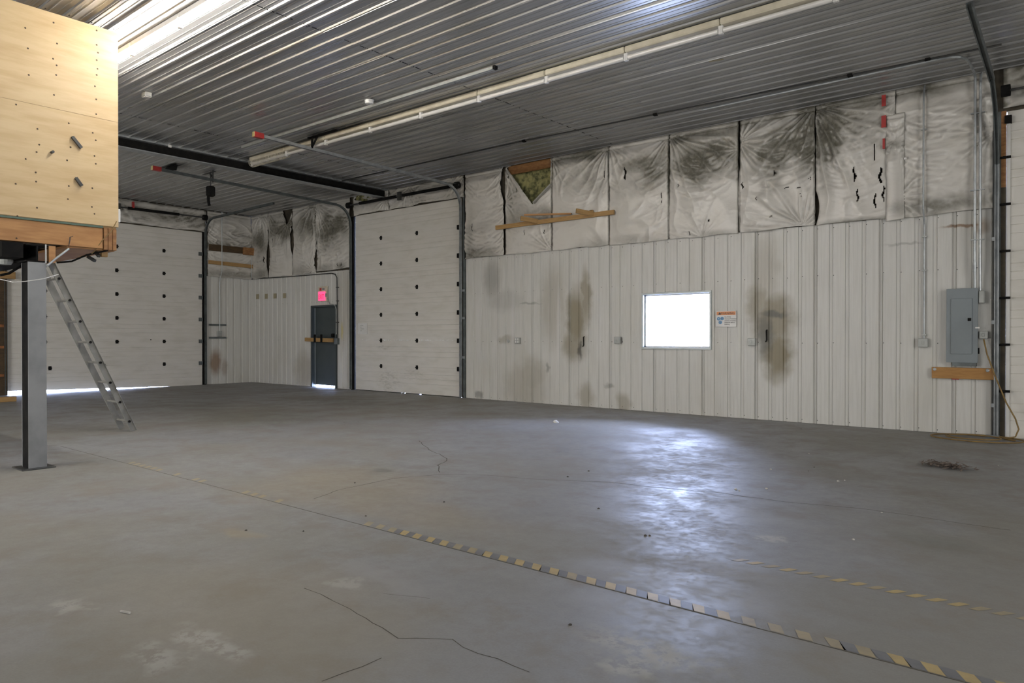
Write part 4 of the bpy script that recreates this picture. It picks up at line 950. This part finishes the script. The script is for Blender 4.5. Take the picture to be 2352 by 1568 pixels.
# loose ends under the mezzanine
tag(MB().tube([pxp(158, 571, -.1), pxp(130, 592, -.06), pxp(108, 610, .02)], .011, 8).build('cut_conduit', 'galv'), 'short bright pipe slanting from under the mezzanine to the post top', 'pipe')
tag(MB().tube([pxm(268, 508, .012), pxm(256, 530, .012), pxm(235, 552, .012), pxm(218, 575, -.03), pxm(208, 585, -.1)], .005, 6).build('loose_wire', 'cord'), 'thin tan wire running down over the mezzanine rim joist', 'wire')
tag(MB().tube([pxm(248, 575, -.05), pxm(200, 585, -.1), pxm(165, 600, -.15), pxm(130, 603, -.2)], .011, 6).build('black_cable', 'black'), 'black cable sagging under the mezzanine edge', 'cable')
tag(MB().tube([pxm(163, 543, .01), pxm(158, 566, .015), pxm(160, 545, .02), pxm(168, 542, .02)], .003, 5).build('wire_hook', 'steel'), 'small wire hook on the face of the rim joist', 'hook')
tag(MB().tube([pxp(0, 641, .1), pxp(30, 648, .1), pxp(58, 646, .12), pxp(100, 640, .12), pxp(134, 630, .0)], .004, 6).build('string_line', 'white'), 'thin pale string crossing behind the post at head height', 'string')
for a, b, lab in (((202, 589), (218, 599), 'longer dark peg under the mezzanine edge'), ((220, 579), (227, 588), 'shorter dark peg beside the wood stub under the mezzanine')):
    tag(MB().bar(pxm(*a, -.2), pxm(*b, -.1), .03, .03).build('peg', 'steel'), lab, 'peg')
tag(MB().cbox((XM - .14, YC - .145, 2.24), (XM - .09, YC - .08, 2.335), .003).build('wood_stub', 'wood'), 'pale wooden stub hanging below the mezzanine corner', 'block')
tag(MB().tube([pxp(0, 632, -.3), pxp(20, 628, -.3), pxp(36, 618, -.3), pxp(60, 605, -.35)], .014, 6).build('beam_cable', 'black'), 'black cable looped beneath the beam left of the post', 'cable')
tag(MB().lathe(pxp(12, 596, -.4), [(.05, -.05), (.07, -.02), (.07, .05), (.03, .07)], 2, 14).build('floodlight_head', 'outlet'), 'dim grey lamp head under the beam at the left edge', 'lamp')

# ------------------------------------------------------------------ ladder
r = empty('ladder', (8.62, -7.05, 0), 'aluminium ladder leaning from the floor to the mezzanine edge', 'ladder')
ft, tp = Vector((0, -7.03, 0)), Vector((0, -8.06, 2.30)); ax = (tp - ft).normalized(); nrm = Vector((1, 0, 0)).cross(ax).normalized()
Lr = (tp - ft).length; LC = [(-.012, -.042), (.012, -.042), (.012, -.036), (-.006, -.036), (-.006, .036), (.012, .036), (.012, .042), (-.012, .042)]
for x, sg in ((8.84, -1), (8.44, 1)):
    A, B = ft + Vector((x, 0, .0)), tp + Vector((x, 0, 0)); V = []; F = []
    prof = [(a * -sg, b) for a, b in LC]
    for e in (A, B):
        for a, b in prof: V.append(e + Vector((a, 0, 0)) + nrm * b)
    for V_ in V[:8]: V_.z = max(V_.z, 0.0)
    F = [(i, (i + 1) % 8, 8 + (i + 1) % 8, 8 + i) for i in range(8)] + [tuple(range(8))[::-1], tuple(range(8, 16))]
    MB().add(V, F).build('side_rail', 'ladder', r)
r0 = None
k = 0
while .16 + k * .305 < Lr:
    c = ft + ax * (.16 + k * .305)
    MB().tube([c + Vector((8.44, 0, 0)), c + Vector((8.856, 0, 0))], .015, 8).build('rung', 'ladder', r)
    MB().tube([c + Vector((8.852, 0, 0)), c + Vector((8.862, 0, 0))], .017, 8).build('rung_end', 'black', r); k += 1

# ------------------------------------------------------------------ left edge things
tag(MB().cbox((1.85, -7.7, 0), (2.05, -6.52, .10), .006).build('timber_block', 'wood'), 'short timber lying on the floor at the left edge', 'timber')
tag(MB().cbox((.06, -6.45, 2.66), (.11, -5.98, 2.82), .004).build('header_plank', 'wood'), 'yellowish plank end high on the left door jamb', 'plank')
for k, (py, lab) in enumerate(((748, 'highest rusty clip on the left door jamb'), (797, 'middle rusty clip on the left door jamb'), (862, 'lowest rusty clip on the left door jamb'))):
    p = onend(3, py, .07); tag(MB().cbox((.06, p.y - .05, p.z - .03), (.09, p.y + .05, p.z + .03), .004).build('rusty_clip', 'rust'), lab, 'clip')

# ------------------------------------------------------------------ floor tape
def tape(label, y, xs_, m_of, slant, wd, step):
    r = empty('floor_tape', (xs_[0], y, 0), label, 'tape'); n = 0; x = xs_[0]
    i = 0
    while x < xs_[1]:
        mm = m_of(x, i)
        if mm:
            jit = random.uniform(-.006, .006)
            MB().add([(x + slant + jit, y - wd / 2, .0012), (x + step + slant + jit, y - wd / 2, .0012), (x + step - slant, y + wd / 2, .0012), (x - slant, y + wd / 2, .0012)], [(0, 1, 2, 3)]).build('tape_stripe', mm, r)
        x += step; i += 1
def m1(x, i):
    if i % 2: return 'tape_k' if (15.55 < x < 18.0 or x > 18.5) and random.random() < .96 else None
    if x < 11.4: return None
    if 12.6 < x < 13.6 or 14.0 < x < 15.45: return 'tape_y2' if random.random() < .2 else None
    if x < 14.3: return 'tape_y2' if random.random() < .7 else None
    if 18.0 < x < 18.5 or x < 15.6 or 16.2 < x < 16.32: return 'tape_y2'
    return 'tape_y' if random.random() < .88 else 'tape_y2'
tape('yellow and black hazard tape running across the floor to the lower right', -8.155, (11.2, 20.3), m1, .024, .085, .0628)
tape('second faded yellow tape, higher at the right with its black worn off', -7.28, (17.72, 19.9), lambda x, i: ('tape_y2' if random.random() < .6 else 'tape_y') if i % 2 == 0 else None, -.022, .07, .0465)

# ------------------------------------------------------------------ floor litter
def crumb(px, py, s_, m, name, label, group=None):
    p = onfloor(px, py); V = []; F = []
    n = 7
    for j, (rr, h) in enumerate(((1, 0), (.9, .45), (.45, .8))):
        for k in range(n): a = 2 * math.pi * k / n; q = rr * random.uniform(.7, 1.15); V.append((p.x + s_ * q * math.cos(a), p.y + s_ * q * math.sin(a), s_ * h * random.uniform(.8, 1.0)))
    for j in range(2):
        for k in range(n): F.append((j * n + k, j * n + (k + 1) % n, (j + 1) * n + (k + 1) % n, (j + 1) * n + k))
    F += [tuple(range(n))[::-1], tuple(range(2 * n, 3 * n))]
    tag(MB().add(V, F).build(name, m), label, 'crumb', group)
crumb(1276, 970, .05, 'white', 'paper_wad', 'white crumpled paper wad on the floor out from the long wall')
for px, py in ((1698, 1127), (1690, 1124), (1760, 1122), (1770, 1078), (1925, 1105), (1940, 1103), (2025, 1177), (1858, 1042), (2293, 1069), (1960, 1239)):
    crumb(px, py, random.uniform(.008, .015), 'crumb', 'concrete_crumb', 'small pale concrete crumb lying on the floor', 'pale crumbs on the floor')
for px, py in ((790, 970), (823, 969), (1304, 1095), (1352, 1082), (815, 1109), (840, 1185), (1482, 1230), (1492, 1230), (1375, 1168), (1870, 1073), (1857, 1082), (697, 1220), (565, 1218), (1840, 985), (1310, 1435), (1020, 1153)):
    crumb(px, py, random.uniform(.006, .012), 'dkcrumb', 'dirt_crumb', 'tiny dark dirt crumb lying on the floor', 'dark crumbs on the floor')
V = []; F = []
for k in range(260):
    t = random.gauss(0, .45); px = 2178 + t * 55 + random.gauss(0, 6); py = 1074 + t * 8 + random.gauss(0, 3.0)
    if k < 30: px, py = 2130 + random.gauss(0, 8), 1070 + random.gauss(0, 1.5)
    p = onfloor(px, py); a = random.uniform(0, 6.28); l = random.uniform(.015, .05); b = random.uniform(.005, .016); z = random.uniform(.002, .03); o = len(V)
    d = Vector((math.cos(a), math.sin(a), random.uniform(-.4, .4))) * l; sd = Vector((-math.sin(a), math.cos(a), random.uniform(-.3, .3))) * b; c = Vector((p.x, p.y, z + .01))
    V += [c - d, c + sd, c + d, c - sd]; F += [(o, o + 1, o + 2), (o, o + 2, o + 3)]
for q in V: q.z = max(q.z, .001)
tag(MB().add(V, F).build('leaf_litter', 'leaf'), 'scattered dry leaf litter on the floor in front of the breaker panel', 'litter', kind='stuff')
p = onfloor(283, 1409); tag(MB().bar(p + Vector((-.03, 0, .006)), p + Vector((.03, .02, .006)), .008, .008).build('wood_sliver', 'crumb'), 'pale sliver on the floor at the lower left', 'sliver')

# lettering as plain meshes
bpy.context.view_layer.update(); dg = bpy.context.evaluated_depsgraph_get()
for o in TEXTS:
    me = bpy.data.meshes.new_from_object(o.evaluated_get(dg)); par, loc, rot, sc, nm, mm = o.parent, o.location.copy(), o.rotation_euler.copy(), o.scale.copy(), o.name, o.data.materials[0]
    bpy.data.objects.remove(o); n = bpy.data.objects.new('lettering', me); COL.objects.link(n); n.parent = par; n.location = loc; n.rotation_euler = rot; n.scale = sc
    me.materials.clear(); me.materials.append(mm)

p = onwall(2075, 365, -.075)  # white pieces put in for daylight showing through a hole
tag(MB().cbox((p.x - .045, -.085, p.z - .018), (p.x - .008, -.075, p.z + .018), .004).cbox((p.x + .006, -.085, p.z - .014), (p.x + .04, -.075, p.z + .02), .004).build('white_flake', 'white'), 'small bright white flakes stuck on the sheet right of the red tape', 'flake')
